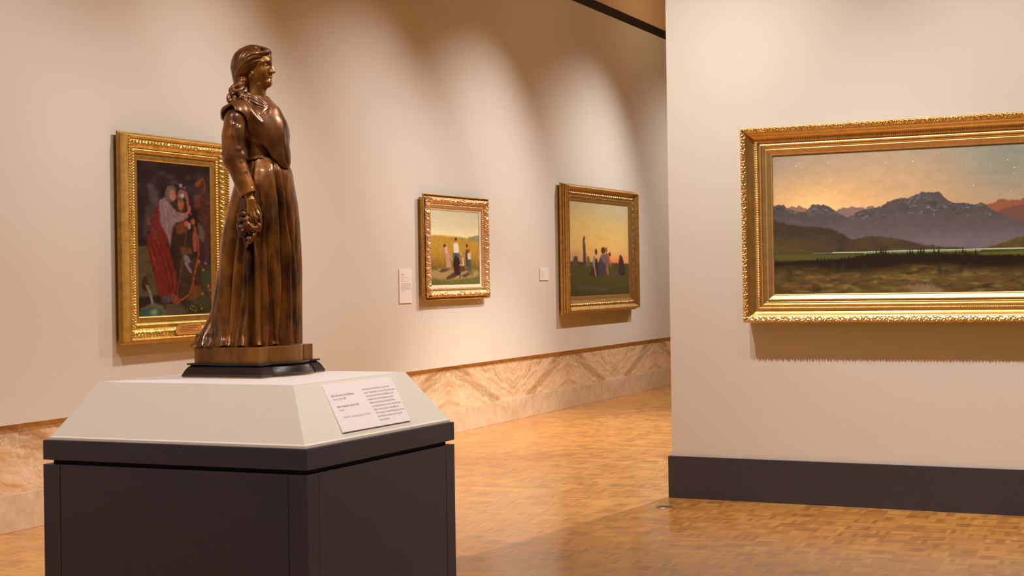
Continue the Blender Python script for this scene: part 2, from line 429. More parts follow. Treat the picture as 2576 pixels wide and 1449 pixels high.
def word_bars(parent, m0, rows_, mat, name='text_line'):
    """rows of faint illegible lettering, one small raised dash per word"""
    for (x, y, w, h, seed) in rows_:
        r = np.random.default_rng(seed); bm = bmesh.new(); cx = x
        while cx < x + w - .001:
            ww = min(r.uniform(.8, 3.2) * h, x + w - cx)
            k = cx
            while k < cx + ww:                      # letters
                lw = h * r.uniform(.28, .5); hh = h * r.choice([.5, .5, .55, .85])
                vs = [bm.verts.new(m0 @ Vector(p)) for p in ((k, y, 0), (k + lw * .8, y, 0), (k + lw * .8, y + hh, 0), (k, y + hh, 0))]
                bm.faces.new(vs); k += lw
            cx += ww + h * .35
        bm_obj(name, bm, mat, parent)

# wall labels on the left wall
def wall_label(Ya, Yb, za, zb, rows_, label):
    e = empty('wall_label', (XL, (Ya + Yb) / 2, (za + zb) / 2))
    tag(e, label, 'label')
    w, h = abs(Yb - Ya) / 2, (zb - za) / 2
    box('card', (.0008, -w, -h), (.009, w, h), M_CARD, e, .0005)
    m0 = Matrix(((0, 0, 1, .0093), (1, 0, 0, -w), (0, 1, 0, h), (0, 0, 0, 1)))
    word_bars(e, m0, rows_, M_INKP)
wall_label(13.114, 13.366, 1.272, 1.578, [(.034, -.047, .055, .010, 1), (.034, -.058, .075, .009, 2), (.034, -.081, .145, .010, 3), (.034, -.092, .05, .009, 4), (.034, -.112, .15, .009, 5)] +
    [(.034, -.134 - .0125 * i, w_, .0095, 6 + i) for i, w_ in enumerate((.20, .19, .205, .19, .20, .07))],
    'tall white text card on the left wall beside the wheat field picture')
wall_label(16.490, 16.752, 1.450, 1.582, [(.036, -.040, .055, .010, 21), (.036, -.051, .07, .009, 22), (.036, -.074, .08, .010, 23), (.036, -.085, .04, .009, 24), (.036, -.103, .10, .009, 25)],
    'small square white card on the left wall beside the sunset picture')
# ------------------------------------------------------------ framed paintings
def prof(pts):
    P = np.array(pts, float)
    return lambda t: np.interp(t, P[:, 0], P[:, 1])

def sweep(name, W, H, bx, bz, t0, t1, nt, step, hf, orn, mat, parent, spread=0., smooth=True):
    """mitred moulding band running round the four sides"""
    Vs = []; Fs = []; off = 0
    tt = np.linspace(t0, t1, nt)
    for side in range(4):
        L = W if side % 2 == 0 else H
        n = max(2, int(L / step) + 1)
        q = np.linspace(0, 1, n)[:, None]; t = tt[None, :]
        tn = (t - t0) / max(1e-9, t1 - t0)
        if side % 2 == 0:
            a = -W/2 + t*bx; s = a + q * (-2 * a); c = (H/2 - t*bz) + 0*q
        else:
            a = -H/2 + t*bz; s = a + q * (-2 * a); c = (W/2 - t*bx) + 0*q
        dist = np.minimum(s - a, -a - s)             # distance from the mitre
        d = orn(s + 0*t, tn + 0*q, dist, side) if orn else 0*s
        h = hf(t) + 0*q + d
        c = c + spread * d
        if side == 0: x, y = s, c
        elif side == 1: x, y = c, -s
        elif side == 2: x, y = -s, -c
        else: x, y = -c, s
        V = np.stack([x + 0*h, y + 0*h, h], -1).reshape(-1, 3)
        Fs.append(grid_faces(n, nt, off)[:, ::-1]); Vs.append(V); off += n * nt
    return mesh_np(name, np.concatenate(Vs), np.concatenate(Fs), mat, parent, smooth)

def beads(p, A, slant=0., duty=.5):
    def f(s, t, dist, side):
        ph = ((s / p + slant * t) % 1.0 - .5) / duty
        r2 = ph**2 + ((t - .5) / .5)**2
        return A * np.sqrt(np.clip(1 - r2, 0, 1))
    return f
def acanthus(p, A, lean=.8, rough=.25, seed=0):
    def f(s, t, dist, side):
        k = s / p
        w = k + lean * (t - .5) + .15 * np.sin(2*PI*t)
        leaf = np.abs(np.sin(PI * w))**.6
        vein = .25 * np.cos(6 * PI * w) * (t * (1 - t) * 4)
        prof_ = np.sin(PI * np.clip(t, 0, 1))**.6
        lobes = .3 * np.sin(2*PI*(3 * t) + 4*PI*k)
        return A * prof_ * (leaf * .7 + vein + lobes * .3 + rough * (vnoise(s / p * 4, t * 5, seed) - .5))
    return f
def scrolls(p, A, seed=0, rough=.45):
    """running leaf scroll: spiral volutes with leaf tips between them"""
    def f(s, t, dist, side):
        k = s / p; ph = (k % 1.0) - .5; flip = np.where(np.floor(k) % 2 == 0, 1., -1.)
        yy = (t - .5) * flip
        r = np.sqrt((ph / .5)**2 + (yy / .5)**2) + 1e-6; th = np.arctan2(yy / .5, ph / .5)
        spiral = .5 + .5 * np.cos(th + 7.5 * r)
        core = np.exp(-(r / .28)**2)
        leaf = np.exp(-((np.abs(ph) - .5) / .12)**2) * (.6 + .4 * np.cos(14 * t))
        edge = np.clip(np.sin(PI * np.clip(t * .94 + .03, 0, 1)), 0, 1)**.45
        return A * edge * (.15 + .45 * spiral * np.exp(-(r/1.0)**4) + .35 * core + .35 * leaf + rough * (fbm(s / p * 5, t * 6, 2, seed + side) - .5))
    return f
def rocaille(p, A, seed=0):
    def f(s, t, dist, side):
        n1 = fbm(s / p * 2.2 + 1.1 * np.sin(t * 5 + s / p), t * 4, 3, seed + side)
        n2 = vnoise(s / p * 6 + 2 * t, t * 9 - s / p * 2, seed + 3)
        tips = np.abs(np.sin(PI * s / p + 1.3 * t))**.7
        edge = np.sin(PI * np.clip(t * .9 + .08, 0, 1))**.4
        corner = 1 + .5 * np.exp(-(dist / .06)**2)
        return A * edge * corner * np.clip(.2 + 1.3 * (n1 - .35) + .4 * np.clip(n2 * 3 - 1, 0, 1) + .35 * tips, 0, 1.6)
    return f

def painting(name, origin, R, W, H, bx, bz, hcan, label, canvas_fn, px_step, cat='painting', roll=0):
    e = empty(name, origin)
    M = Matrix.Identity(4)
    for i in range(3): M.col[i][:3] = R[i][:]
    if roll: M = M @ Matrix.Rotation(roll, 4, 'Z')
    e.rotation_euler = M.to_euler()
    tag(e, label, cat)
    cw_, ch_ = W - 2*bx, H - 2*bz
    nx, ny = int(cw_ / px_step[0]), int(ch_ / px_step[1])
    u = np.linspace(0, 1, nx)[:, None] + np.zeros((1, ny)); v = np.linspace(0, 1, ny)[None, :] + np.zeros((nx, 1))
    rgb = canvas_fn(u, v)
    V = np.stack([(u - .5) * (cw_ + .006), (.5 - v) * (ch_ + .006), 0*u + hcan], -1).reshape(-1, 3)
    mesh_np('canvas', V, grid_faces(nx, ny)[:, ::-1], M_PAINT, e, True, np.clip(rgb, 0, 1).reshape(-1, 3))
    return e

def frame_back(e, W, H, bx, bz, z0, z1, mat, inset=.012, name='frame_back', inn=.5):
    bm = bmesh.new()
    o = [(-W/2+inset, -H/2+inset), (W/2-inset, -H/2+inset), (W/2-inset, H/2-inset), (-W/2+inset, H/2-inset)]
    i_ = [(-W/2+bx*inn, -H/2+bz*inn), (W/2-bx*inn, -H/2+bz*inn), (W/2-bx*inn, H/2-bz*inn), (-W/2+bx*inn, H/2-bz*inn)]
    def lay(P, z): return [bm.verts.new((x, y, z)) for x, y in P]
    a, b_, c, d = lay(o, z0), lay(o, z1), lay(i_, z0), lay(i_, z1)
    for k in range(4):
        l = (k + 1) % 4
        bm.faces.new((a[k], a[l], b_[l], b_[k])); bm.faces.new((c[k], d[k], d[l], c[l])); bm.faces.new((a[k], c[k], c[l], a[l])); bm.faces.new((b_[k], b_[l], d[l], d[k]))
    return bm_obj(name, bm, mat, e)

# ---- tiny raster painter: colours are the pigments' own, sRGB picked then balanced to the warm lamps
class Paint:
    def __init__(s, X, Y, base, ill=(.92, .76, .66)):
        s.X, s.Y = X, Y; s.ill = np.array(ill)
        s.C = np.zeros(X.shape + (3,)) + s.c(base)
    def c(s, rgb): return lin(rgb) / s.ill
    def blend(s, a, rgb):
        col = s.c(rgb) if not isinstance(rgb, np.ndarray) or rgb.ndim == 1 else rgb
        a = np.clip(a, 0, 1)[..., None]; s.C = s.C * (1 - a) + col * a
    def poly(s, pts, rgb, soft=1.2, a=1., wob=0., seed=0):
        P = np.array(pts, float); X, Y = s.X, s.Y
        if wob:
            X = X + wob * (vnoise(X * .25, Y * .25, seed) - .5) * 2; Y = Y + wob * (vnoise(X * .25, Y * .25, seed + 9) - .5) * 2
        x0, y0 = P.min(0) - soft * 2 - wob; x1, y1 = P.max(0) + soft * 2 + wob
        m = (X > x0) & (X < x1) & (Y > y0) & (Y < y1)
        x = X[m]; y = Y[m]; ins = np.zeros(x.shape, bool); d = np.full(x.shape, 1e9)
        for (ax_, ay), (bx_, by) in zip(P, np.roll(P, -1, 0)):
            c = ((ay > y) != (by > y)); xi = (bx_ - ax_) * (y - ay) / (by - ay + 1e-12) + ax_
            ins ^= c & (x < xi)
            t = np.clip(((x - ax_) * (bx_ - ax_) + (y - ay) * (by - ay)) / ((bx_ - ax_)**2 + (by - ay)**2 + 1e-9), 0, 1)
            d = np.minimum(d, np.hypot(x - ax_ - t * (bx_ - ax_), y - ay - t * (by - ay)))
        sd = np.where(ins, d, -d); al = np.clip(sd / soft * .5 + .5, 0, 1) * a
        A = np.zeros(X.shape); A[m] = al; s.blend(A, rgb); return A
    def line(s, pts, w, rgb, a=1., soft=.8, wob=0.):
        P = np.array(pts, float); d = np.full(s.X.shape, 1e9)
        if wob:
            X0, Y0 = s.X, s.Y; s.X = X0 + wob * (vnoise(X0 * .35, Y0 * .35, 2) - .5) * 2; s.Y = Y0 + wob * (vnoise(X0 * .35, Y0 * .35, 8) - .5) * 2
            s.line(pts, w, rgb, a, soft); s.X, s.Y = X0, Y0; return
        for (ax_, ay), (bx_, by) in zip(P, P[1:]):
            t = np.clip(((s.X - ax_) * (bx_ - ax_) + (s.Y - ay) * (by - ay)) / ((bx_ - ax_)**2 + (by - ay)**2 + 1e-9), 0, 1)
            d = np.minimum(d, np.hypot(s.X - ax_ - t * (bx_ - ax_), s.Y - ay - t * (by - ay)))
        s.blend(np.clip((w / 2 - d) / soft + .5, 0, 1) * a, rgb)
    def ell(s, x, y, rx, ry, rgb, a=1., soft=.35, rot=0):
        dx, dy = s.X - x, s.Y - y; c, n = math.cos(rot), math.sin(rot)
        r = np.hypot((dx * c + dy * n) / rx, (-dx * n + dy * c) / ry)
        s.blend(np.clip((1 - r) / soft + .5, 0, 1) * a, rgb)
    def glow(s, x, y, rx, ry, rgb, a=1.):
        s.blend(np.exp(-(((s.X - x) / rx)**2 + ((s.Y - y) / ry)**2)) * a, rgb)
    def finish(s, warp=1.5, fx_=.5, blur=1):
        nx, ny = s.X.shape; i, j = np.meshgrid(np.arange(nx), np.arange(ny), indexing='ij')
        w = lambda sd: (fbm(s.X * fx_, s.Y * fx_, 3, sd) - .5) * 4 * warp
        ii = np.clip(np.round(i + w(91)), 0, nx - 1).astype(int); jj = np.clip(np.round(j + w(97)), 0, ny - 1).astype(int)
        C = s.C[ii, jj]
        for _ in range(blur):
            P = np.pad(C, ((1, 1), (1, 1), (0, 0)), 'edge'); C = (P[:-2, 1:-1] + P[2:, 1:-1] + P[1:-1, :-2] + P[1:-1, 2:] + 2 * P[1:-1, 1:-1]) / 6
        s.C = C
    def mott(s, amp, sx, sy, seed=0, mask=None):
        n = fbm(s.X * sx, s.Y * sy, 4, seed) - .5
        f = 1 + amp * 2 * n
        if mask is not None: f = 1 + (f - 1) * mask
        s.C = s.C * f[..., None]

# ================= mountain landscape (right wall) =================
P4S0, P4S1 = .772, 3.15
def art_mountains(u, v):
    s = P4S0 + u * (P4S1 - P4S0)
    X = 1945 + (s - .772) / (2.346 - .772) * 631 * (1 - .045 * (1 - (s - .772) / 1.574) * (s - .772) / 1.574 * 0)
    Y = 393 + v * 347.0                                   # unslanted rows
    p = Paint(X, Y, (176, 150, 122))
    dy = lambda x: (x - 1945) / 631.                      # rows in the sketch rise to the right
    def fx(pts):                                          # sketch -> canvas rows
        out = []
        for x, y in pts:
            k = dy(x); top = 393 - 34.2 * k; bot = 740 - 5.5 * k
            out.append((x, 393 + (y - top) / (bot - top) * 347))
        return out
    # sky
    p.blend(np.clip((X - 2150) / 350, 0, 1) * np.clip((560 - Y) / 260, 0, 1), (150, 146, 124))
    p.blend(np.clip((Y - 410) / 140, 0, 1) * .75, (212, 160, 110))
    p.glow(2095, 545, 230, 80, (244, 186, 118), .95)
    p.glow(2060, 530, 90, 40, (252, 204, 132), .8)
    p.glow(1950, 400, 60, 40, (160, 140, 120), .6)
    p.glow(2300, 470, 200, 70, (205, 158, 116), .45)
    p.glow(2560, 440, 150, 90, (140, 142, 122), .75)
    p.mott(.10, .05, .11, 2); p.mott(.05, .4, .6, 5)
    for i in range(34):
        r = np.random.default_rng(100 + i)
        p.ell(r.uniform(1950, 2880), r.uniform(400, 505), r.uniform(.8, 1.5), r.uniform(.8, 1.4), (250, 232, 190), .85)
    B = 900
    def hill(top, rgb, soft=1.4, wob=1.6, seed=0, a=1.):
        pts = fx(top); return p.poly([(pts[0][0], B)] + pts + [(pts[-1][0], B)], rgb, soft, a, wob, seed)
    hill([(1975,530),(1983,524),(1995,518.7),(2005,522),(2013,517),(2023,523.5),(2036,524.6),(2060,540)], (150, 108, 92), seed=1)
    hill([(2100,536),(2110,530),(2125,524),(2140,523),(2150,519.4),(2163,523),(2175,521.5),(2187,525),(2202,517),(2211,521.5),(2240,540)], (138, 106, 98), seed=2)
    hill([(2470,525),(2482,514.5),(2502,512),(2518,500),(2539,503),(2564,504),(2576,499),(2620,490),(2680,500),(2740,480),(2800,495),(2920,470)], (150, 88, 62), seed=3)
    hill([(2500,540),(2530,524),(2560,517),(2600,512),(2700,520),(2920,500)], (118, 78, 66), seed=4)
    A = hill([(1930,520),(1945,519),(1959,516.6),(1973,516.6),(1981,524),(1998,530),(2009,533),(2028,534),(2039,525.6),(2050,514.5),(2057,515),(2067,514.5),(2073,517),(2078,514),(2086,519),(2095,521.5),(2106,530),(2119,538),
          (2140,547.7),(2155,541),(2166,532),(2186,527),(2209,523),(2227,519),(2244,507.6),(2256,503.5),(2271,499),(2295,499),(2311,491),(2322,487.6),(2330,482),(2341,485),(2352,483.5),(2361,485),(2369,482),(2377,488),(2383,497),(2391,502),
          (2405,511),(2424,510.4),(2442,512.5),(2457,515),(2466,513),(2474,509.7),(2485,517),(2504,530),(2532,545),(2576,560),(2640,572),(2920,580)], (88, 76, 72), .9, 1.2, 5)
    p.blend(A * np.clip((Y - 545) / 95, 0, 1) * .85, (112, 98, 100))
    p.blend(A * np.exp(-((Y - 622) / 22)**2) * np.clip((X - 2200) / 160, 0, 1) * .5, (124, 108, 110))
    p.blend(A * np.clip(fbm(X * .09 + Y * .05, Y * .13, 4, 71) * 4 - 2.45, 0, 1) * np.clip((575 - Y) / 50, 0, 1) * .45, (140, 132, 134)); p.blend(A * np.clip(fbm(X * .06 - Y * .05, Y * .10, 4, 75) * 4 - 2.3, 0, 1) * np.clip((590 - Y) / 50, 0, 1) * .5, (62, 52, 54))
    p.mott(.13, .05, .09, 11, A); p.mott(.10, .18, .25, 12, A * np.clip((600 - Y) / 60, 0, 1))
    for pts in ([(2318,489),(2326,493),(2312,505),(2306,512)], [(2331,498),(2338,495),(2346,500),(2352,504)], [(2340,520),(2350,526),(2358,530),(2366,528)], [(2270,512),(2276,508)], [(2377,515),(2386,522)], [(2300,520),(2309,516),(2316,518)],
                [(2485,536),(2495,542)], [(2430,524),(2445,521)], [(2078,524),(2087,530)], [(2052,527),(2060,526)], [(1985,529),(1994,536)], [(2170,540),(2180,537)], [(2180,548),(2190,545)], [(2292,537),(2308,535)], [(2322,540),(2328,533)], [(2000,537),(2008,534)], [(2358,532),(2359,545)]):
        p.line(fx(pts), 1.5, (158, 150, 150), .5, 2.4, wob=3.)
    # middle hills
    A1 = hill([(1930,548),(1945,553),(1981,565.6),(2023,570),(2075,572),(2106,579),(2126,588),(2140,597),(2151,603.6),(2200,625),(2240,640)], (70, 54, 40), 2, 1.5, 6)
    p.blend(A1 * np.clip((Y - 590) / 40, 0, 1) * np.clip((2120 - X) / 120, 0, 1), (92, 76, 38))
    A2 = hill([(2130,618),(2151,603.6),(2168,599),(2188,595),(2226,595),(2256,599.5),(2297,607),(2325,615),(2380,621),(2442,625),(2500,628)], (76, 60, 40), 2, 1.5, 7)
    A3 = hill([(2470,626),(2484,623.6),(2525,611),(2560,597),(2576,594.6),(2650,588),(2920,560)], (92, 74, 38), 2, 1.5, 8)
    low = hill([(1930,637),(2060,637),(2256,633),(2576,627),(2920,622)], (74, 66, 32), 1.2, 0, 9)
    for am, sx, sy, sd in ((.22, .03, .12, 21), (.18, .1, .3, 22)): p.mott(am, sx, sy, sd, np.maximum(np.maximum(A1, A2), np.maximum(A3, low)))
    p.line(fx([(2050,637.4),(2100,636.2)]), 1.0, (150, 160, 130), .8)
    p.line(fx([(2100,636),(2180,634.6),(2256,631.6),(2400,628.8),(2480,627),(2576,625.2),(2920,619)]), 2.6, (176, 196, 160), .95)
    p.line(fx([(2180,637.0),(2256,635),(2400,632),(2470,631)]), 3.0, (142, 142, 86), .8)
    p.poly(fx([(1945,640),(2060,640),(2190,642),(2180,650),(2060,655),(1945,655)]), (92, 88, 40), 3, .8)
    p.poly(fx([(2460,637),(2576,631),(2920,625),(2920,640),(2576,642),(2480,642)]), (100, 98, 42), 2, .8)
    # dark forest belt with fir tips
    A = hill([(1930,657),(1990,658),(2040,654),(2100,652),(2150,648),(2185,641),(2256,640),(2350,638),(2420,639),(2480,642),(2576,643),(2920,640)], (36, 26, 14), 2.5, 2.5, 10)
    r = np.random.default_rng(5)
    firs = [(2190,634,8),(2197,634,5),(2204,633,7),(2212,626,13),(2218,630,9),(2224,621,16),(2230,624,14),(2236,624,14),(2243,632,8),(2254,631,8),(2262,634,6)] + \
           [(2290,629,10),(2297,624,15),(2303,626,12),(2317,626,12),(2324,621,17),(2331,622,16),(2357,624,12),(2368,622,14),(2384,631,6),(2410,628,9),(2418,630,7),(2427,622,14),(2434,628,9),(2458,626,11)]
    firs += [(x, 655 - r.uniform(4, 9) - max(0, (x - 2060)) * .07, 8) for x in np.arange(2060, 2180, 9)] + [(x, 636, 7) for x in np.arange(2600, 2900, 14)]
    for x, y, h in firs:
        k = h * .22
        p.poly(fx([(x, y - 1), (x + k * .6, y + h * .5), (x + k * 1.3, y + h + 3), (x - k * 1.3, y + h + 3), (x - k * .6, y + h * .5)]), (32, 28, 20), 1.2, .95)
    # foreground
    fg = np.clip((Y - (672 + 6 * np.sin(X / 55.))) / 26, 0, 1)
    p.blend(fg * .95, (88, 68, 34))
    p.blend(fg * np.clip(fbm(X * .03, Y * .12, 4, 31) * 2.4 - 1.05, 0, 1), (54, 40, 20))
    p.blend(fg * np.clip(fbm(X * .04, Y * .14, 4, 37) * 2.6 - 1.35, 0, 1), (120, 98, 50))
    p.blend(fg * np.clip(fbm(X * .025, Y * .1, 4, 41) * 2.6 - 1.5, 0, 1), (96, 56, 36))
    p.poly(fx([(2275,722),(2320,716),(2350,718),(2372,730),(2400,742),(2290,742),(2300,730)]), (128, 98, 72), 4, .8, 3, 2)
    p.poly(fx([(2290,700),(2330,702),(2345,706),(2300,708)]), (130, 100, 62), 3, .6, 2, 3)
    for x, y, rr in ((2010,672,9),(2100,672,9),(2108,684,10),(2124,676,9),(2180,680,8),(2190,683,8),(1985,684,10),(2370,690,9),(2385,690,8),(2445,678,9),(2420,686,8),(2030,672,8)):
        p.ell(x, y, rr * .7, rr, (40, 42, 26), .65, 1.2)
    p.C = p.C * (1 + .3 * np.clip((Y - 660) / 30, 0, 1))[..., None]
    p.mott(.22, .12, .35, 51, np.clip((Y - 640) / 20, 0, 1)); p.mott(.15, .5, .9, 52, np.clip((Y - 640) / 20, 0, 1))
    p.finish(.4, .5, 0); p.mott(.06, 1.2, 1.2, 77)
    return p.C

eR = Vector((math.cos(TR), math.sin(TR), 0)); nR = Vector((math.sin(TR), -math.cos(TR), 0)); UP = Vector((0, 0, 1))
W4, H4 = P4S1 - P4S0 + 2 * .197, 1.256
sC = (P4S0 + P4S1) / 2
o4 = Vector((XE, YR, 0)) + eR * sC + nR * -.0195; o4.z = 1.8105
p4 = painting('framed_painting', o4, (eR, UP, nR), W4, H4, .197, .181, .040, 'wide gold-framed mountain landscape at dusk hanging on the right wall', art_mountains, (.0030, .0027), roll=.0035)
b = (W4, H4, .197, .181)
hf = prof([(0, .100), (.03, .112), (.19, .108), (.195, .098), (.225, .097), (.30, .078), (.36, .068), (.42, .064), (.425, .070), (.535, .068), (.54, .060), (.62, .066), (.65, .058), (.72, .056), (.735, .050), (.755, .050), (.76, .060), (.80, .061), (.95, .047), (.975, .050), (.985, .042), (1.0, .038)])
sweep('outer_ornament', *b, -.012, .19, 15, .0026, hf, scrolls(.0375, .017, 4), M_GOLD_D, p4, spread=.55)
sweep('cove', *b, .19, .425, 16, .05, hf, None, M_GOLD_D, p4)
sweep('bead_band', *b, .425, .54, 8, .0022, hf, beads(.0115, .006), M_GOLD_D, p4)
sweep('inner_moulding', *b, .54, .757, 20, .05, hf, None, M_GOLD_D, p4, smooth=False)
sweep('sloped_liner', *b, .757, 1.0, 16, .05, hf, None, M_GOLD_DL, p4)
frame_back(p4, *b, .001, .100, simple('frame_side_gold', (.42, .25, .08), .55, metal=.4), .006, inn=.15)

# ================= hay-field picture (left wall) =================
LR, LN = Vector((0, 1, 0)), Vector((1, 0, 0))
def art_field(u, v):
    X = 1070 + u * 131; Y = 520 + v * 196
    p = Paint(X, Y, (228, 208, 160))
    p.blend(np.clip((600 - Y) / 80, 0, 1) * .8, (200, 186, 152)); p.blend(np.clip((Y - 560) / 40, 0, 1), (244, 222, 160))
    p.mott(.05, .1, .2, 1)
    p.poly([(1060,589),(1085,586),(1120,588),(1150,590),(1170,591),(1185,594),(1202,598),(1202,700),(1060,700)], (188, 140, 52), 2, 1, 1.5, 3)
    for x, w, h in ((1153,5,4),(1182,9,6),(1192,10,8),(1198,6,9)): p.ell(x, 595 - h * .4, w, h, (140, 130, 96), .85)
    p.poly([(1172,597),(1173.2,582),(1174.4,597)], (150, 140, 112), 1); p.poly([(1171,598),(1171.5,588),(1175.5,588),(1176,598)], (150, 140, 112), 1)
    p.blend(np.clip((Y - 625) / 45, 0, 1) * .8, (112, 80, 30))
    p.mott(.2, .35, .06, 5, np.clip((Y - 590) / 10, 0, 1)); p.mott(.12, .9, .2, 6, np.clip((Y - 590) / 10, 0, 1))
    p.blend(np.clip((Y - 664) / 12, 0, 1), (104, 98, 44))
    p.poly([(1060,680),(1100,672),(1150,673),(1202,680),(1202,690),(1170,700),(1110,704),(1060,694)], (176, 136, 84), 4, .85, 3, 4)
    p.blend(np.clip((Y - 697) / 12, 0, 1) * .8, (108, 98, 46))
    p.mott(.18, .12, .3, 8, np.clip((Y - 660) / 10, 0, 1)); p.mott(.12, .5, .8, 9, np.clip((Y - 660) / 10, 0, 1))
    sh = (62, 46, 38)
    p.poly([(1090,680),(1100,673),(1122,674),(1110,680),(1098,683)], sh, 1.5, .85); p.poly([(1108,697),(1128,683),(1146,688),(1130,698),(1112,702)], sh, 1.5, .9)
    p.poly([(1148,692),(1166,684),(1178,688),(1160,697)], sh, 1.5, .85); p.poly([(1150,678),(1166,672),(1170,676),(1152,682)], sh, 1.5, .8)
    # girl with a rake
    p.poly([(1106,617),(1112,616),(1117,630),(1121,655),(1124,669),(1110,670),(1110,650)], (186, 140, 116), 1.3); p.poly([(1106,616),(1113,615),(1117,629),(1109,634)], (208, 170, 148), 1.2)
    p.ell(1106.5, 613, 2.8, 4, (58, 44, 36)); p.line([(1115,634),(1130,654)], 1.6, (206, 170, 112)); p.line([(1112,622),(1120,634)], 2.2, (196, 132, 92))
    # central woman
    p.poly([(1130,632),(1142,632),(1148,660),(1149,688),(1140,691),(1131,688),(1128,660)], (54, 34, 30), 1.2); p.poly([(1128,634),(1133,628),(1143,629),(1148,642),(1143,646),(1136,636),(1129,648)], (74, 92, 84), 1.2)
    p.poly([(1130,608),(1137,603),(1142,606),(1145,622),(1143,631),(1131,631)], (226, 210, 180), 1.2); p.ell(1136.5, 596, 3.2, 5.2, (64, 40, 32)); p.poly([(1135,599),(1139,599),(1139,605),(1135,605)], (190, 120, 86), 1)
    p.line([(1144,622),(1149,632),(1153,638)], 2.6, (206, 150, 112)); p.ell(1154, 641, 3, 3.4, (216, 106, 66)); p.line([(1146,690),(1147,697)], 2.4, (52, 36, 30))
    # basket and child
    p.poly([(1145,664),(1160,664),(1159,680),(1147,682)], (96, 58, 38), 1.3); p.ell(1152, 663, 7, 3.2, (176, 134, 100)); p.line([(1155,646),(1157,664)], 3.4, (206, 184, 156))
    # two figures on the right
    p.poly([(1163,622),(1171,622),(1174,650),(1172,668),(1163,666),(1162,640)], (80, 62, 56), 1.2); p.ell(1166.5, 612, 2.6, 5, (90, 50, 36)); p.line([(1164,626),(1157,634)], 2.4, (150, 110, 80))
    p.ell(1171.5, 624, 3.4, 5, (178, 70, 44)); p.poly([(1168,632),(1176,630),(1177,648),(1169,650)], (206, 194, 166), 1.2); p.poly([(1169,648),(1177,648),(1178,672),(1175,689),(1172,689),(1173,670),(1171,692),(1168,692)], (86, 78, 66), 1.2)
    p.ell(1180, 685, 3, 10, (90, 82, 44), .6)
    p.finish(.55, .6, 0); p.mott(.10, .8, .8, 77)
    return p.C
# back plane stands a little off the wall
yA, yB, zA, zB = 13.515, 15.005, 1.285, 2.2725
W2, H2 = yB - yA, zB - zA
p2 = painting('framed_painting', Vector((XL, (yA + yB)/2, (zA + zB)/2)), (LR, UP, LN), W2, H2, .195, .142, .036,
              'small rosy-gilt frame around figures by a wheat field, on the left wall', art_field, (.0080, .0040))
b = (W2, H2, .195, .142)
hf = prof([(0, .052), (.03, .060), (.07, .060), (.09, .048), (.21, .050), (.26, .064), (.40, .074), (.58, .062), (.64, .054), (.66, .060), (.82, .056), (.84, .048), (.85, .046), (1., .040)])
sweep('outer_bead', *b, 0, .09, 6, .0045, hf, beads(.014, .006), M_GOLD_C, p2, spread=.2)
sweep('groove', *b, .09, .22, 5, .05, hf, None, M_GOLD_C, p2)
sweep('rocaille_ornament', *b, .22, .63, 22, .0050, hf, rocaille(.060, .017, 2), M_GOLD_B, p2, spread=.35)
sweep('inner_moulding', *b, .63, .855, 12, .0048, hf, acanthus(.02, .008, .6), M_GOLD_B, p2)
sweep('ivory_liner', *b, .855, 1., 4, .1, hf, None, M_WLINER, p2)
frame_back(p2, *b, .001, .046, M_GOLD_C, .035)

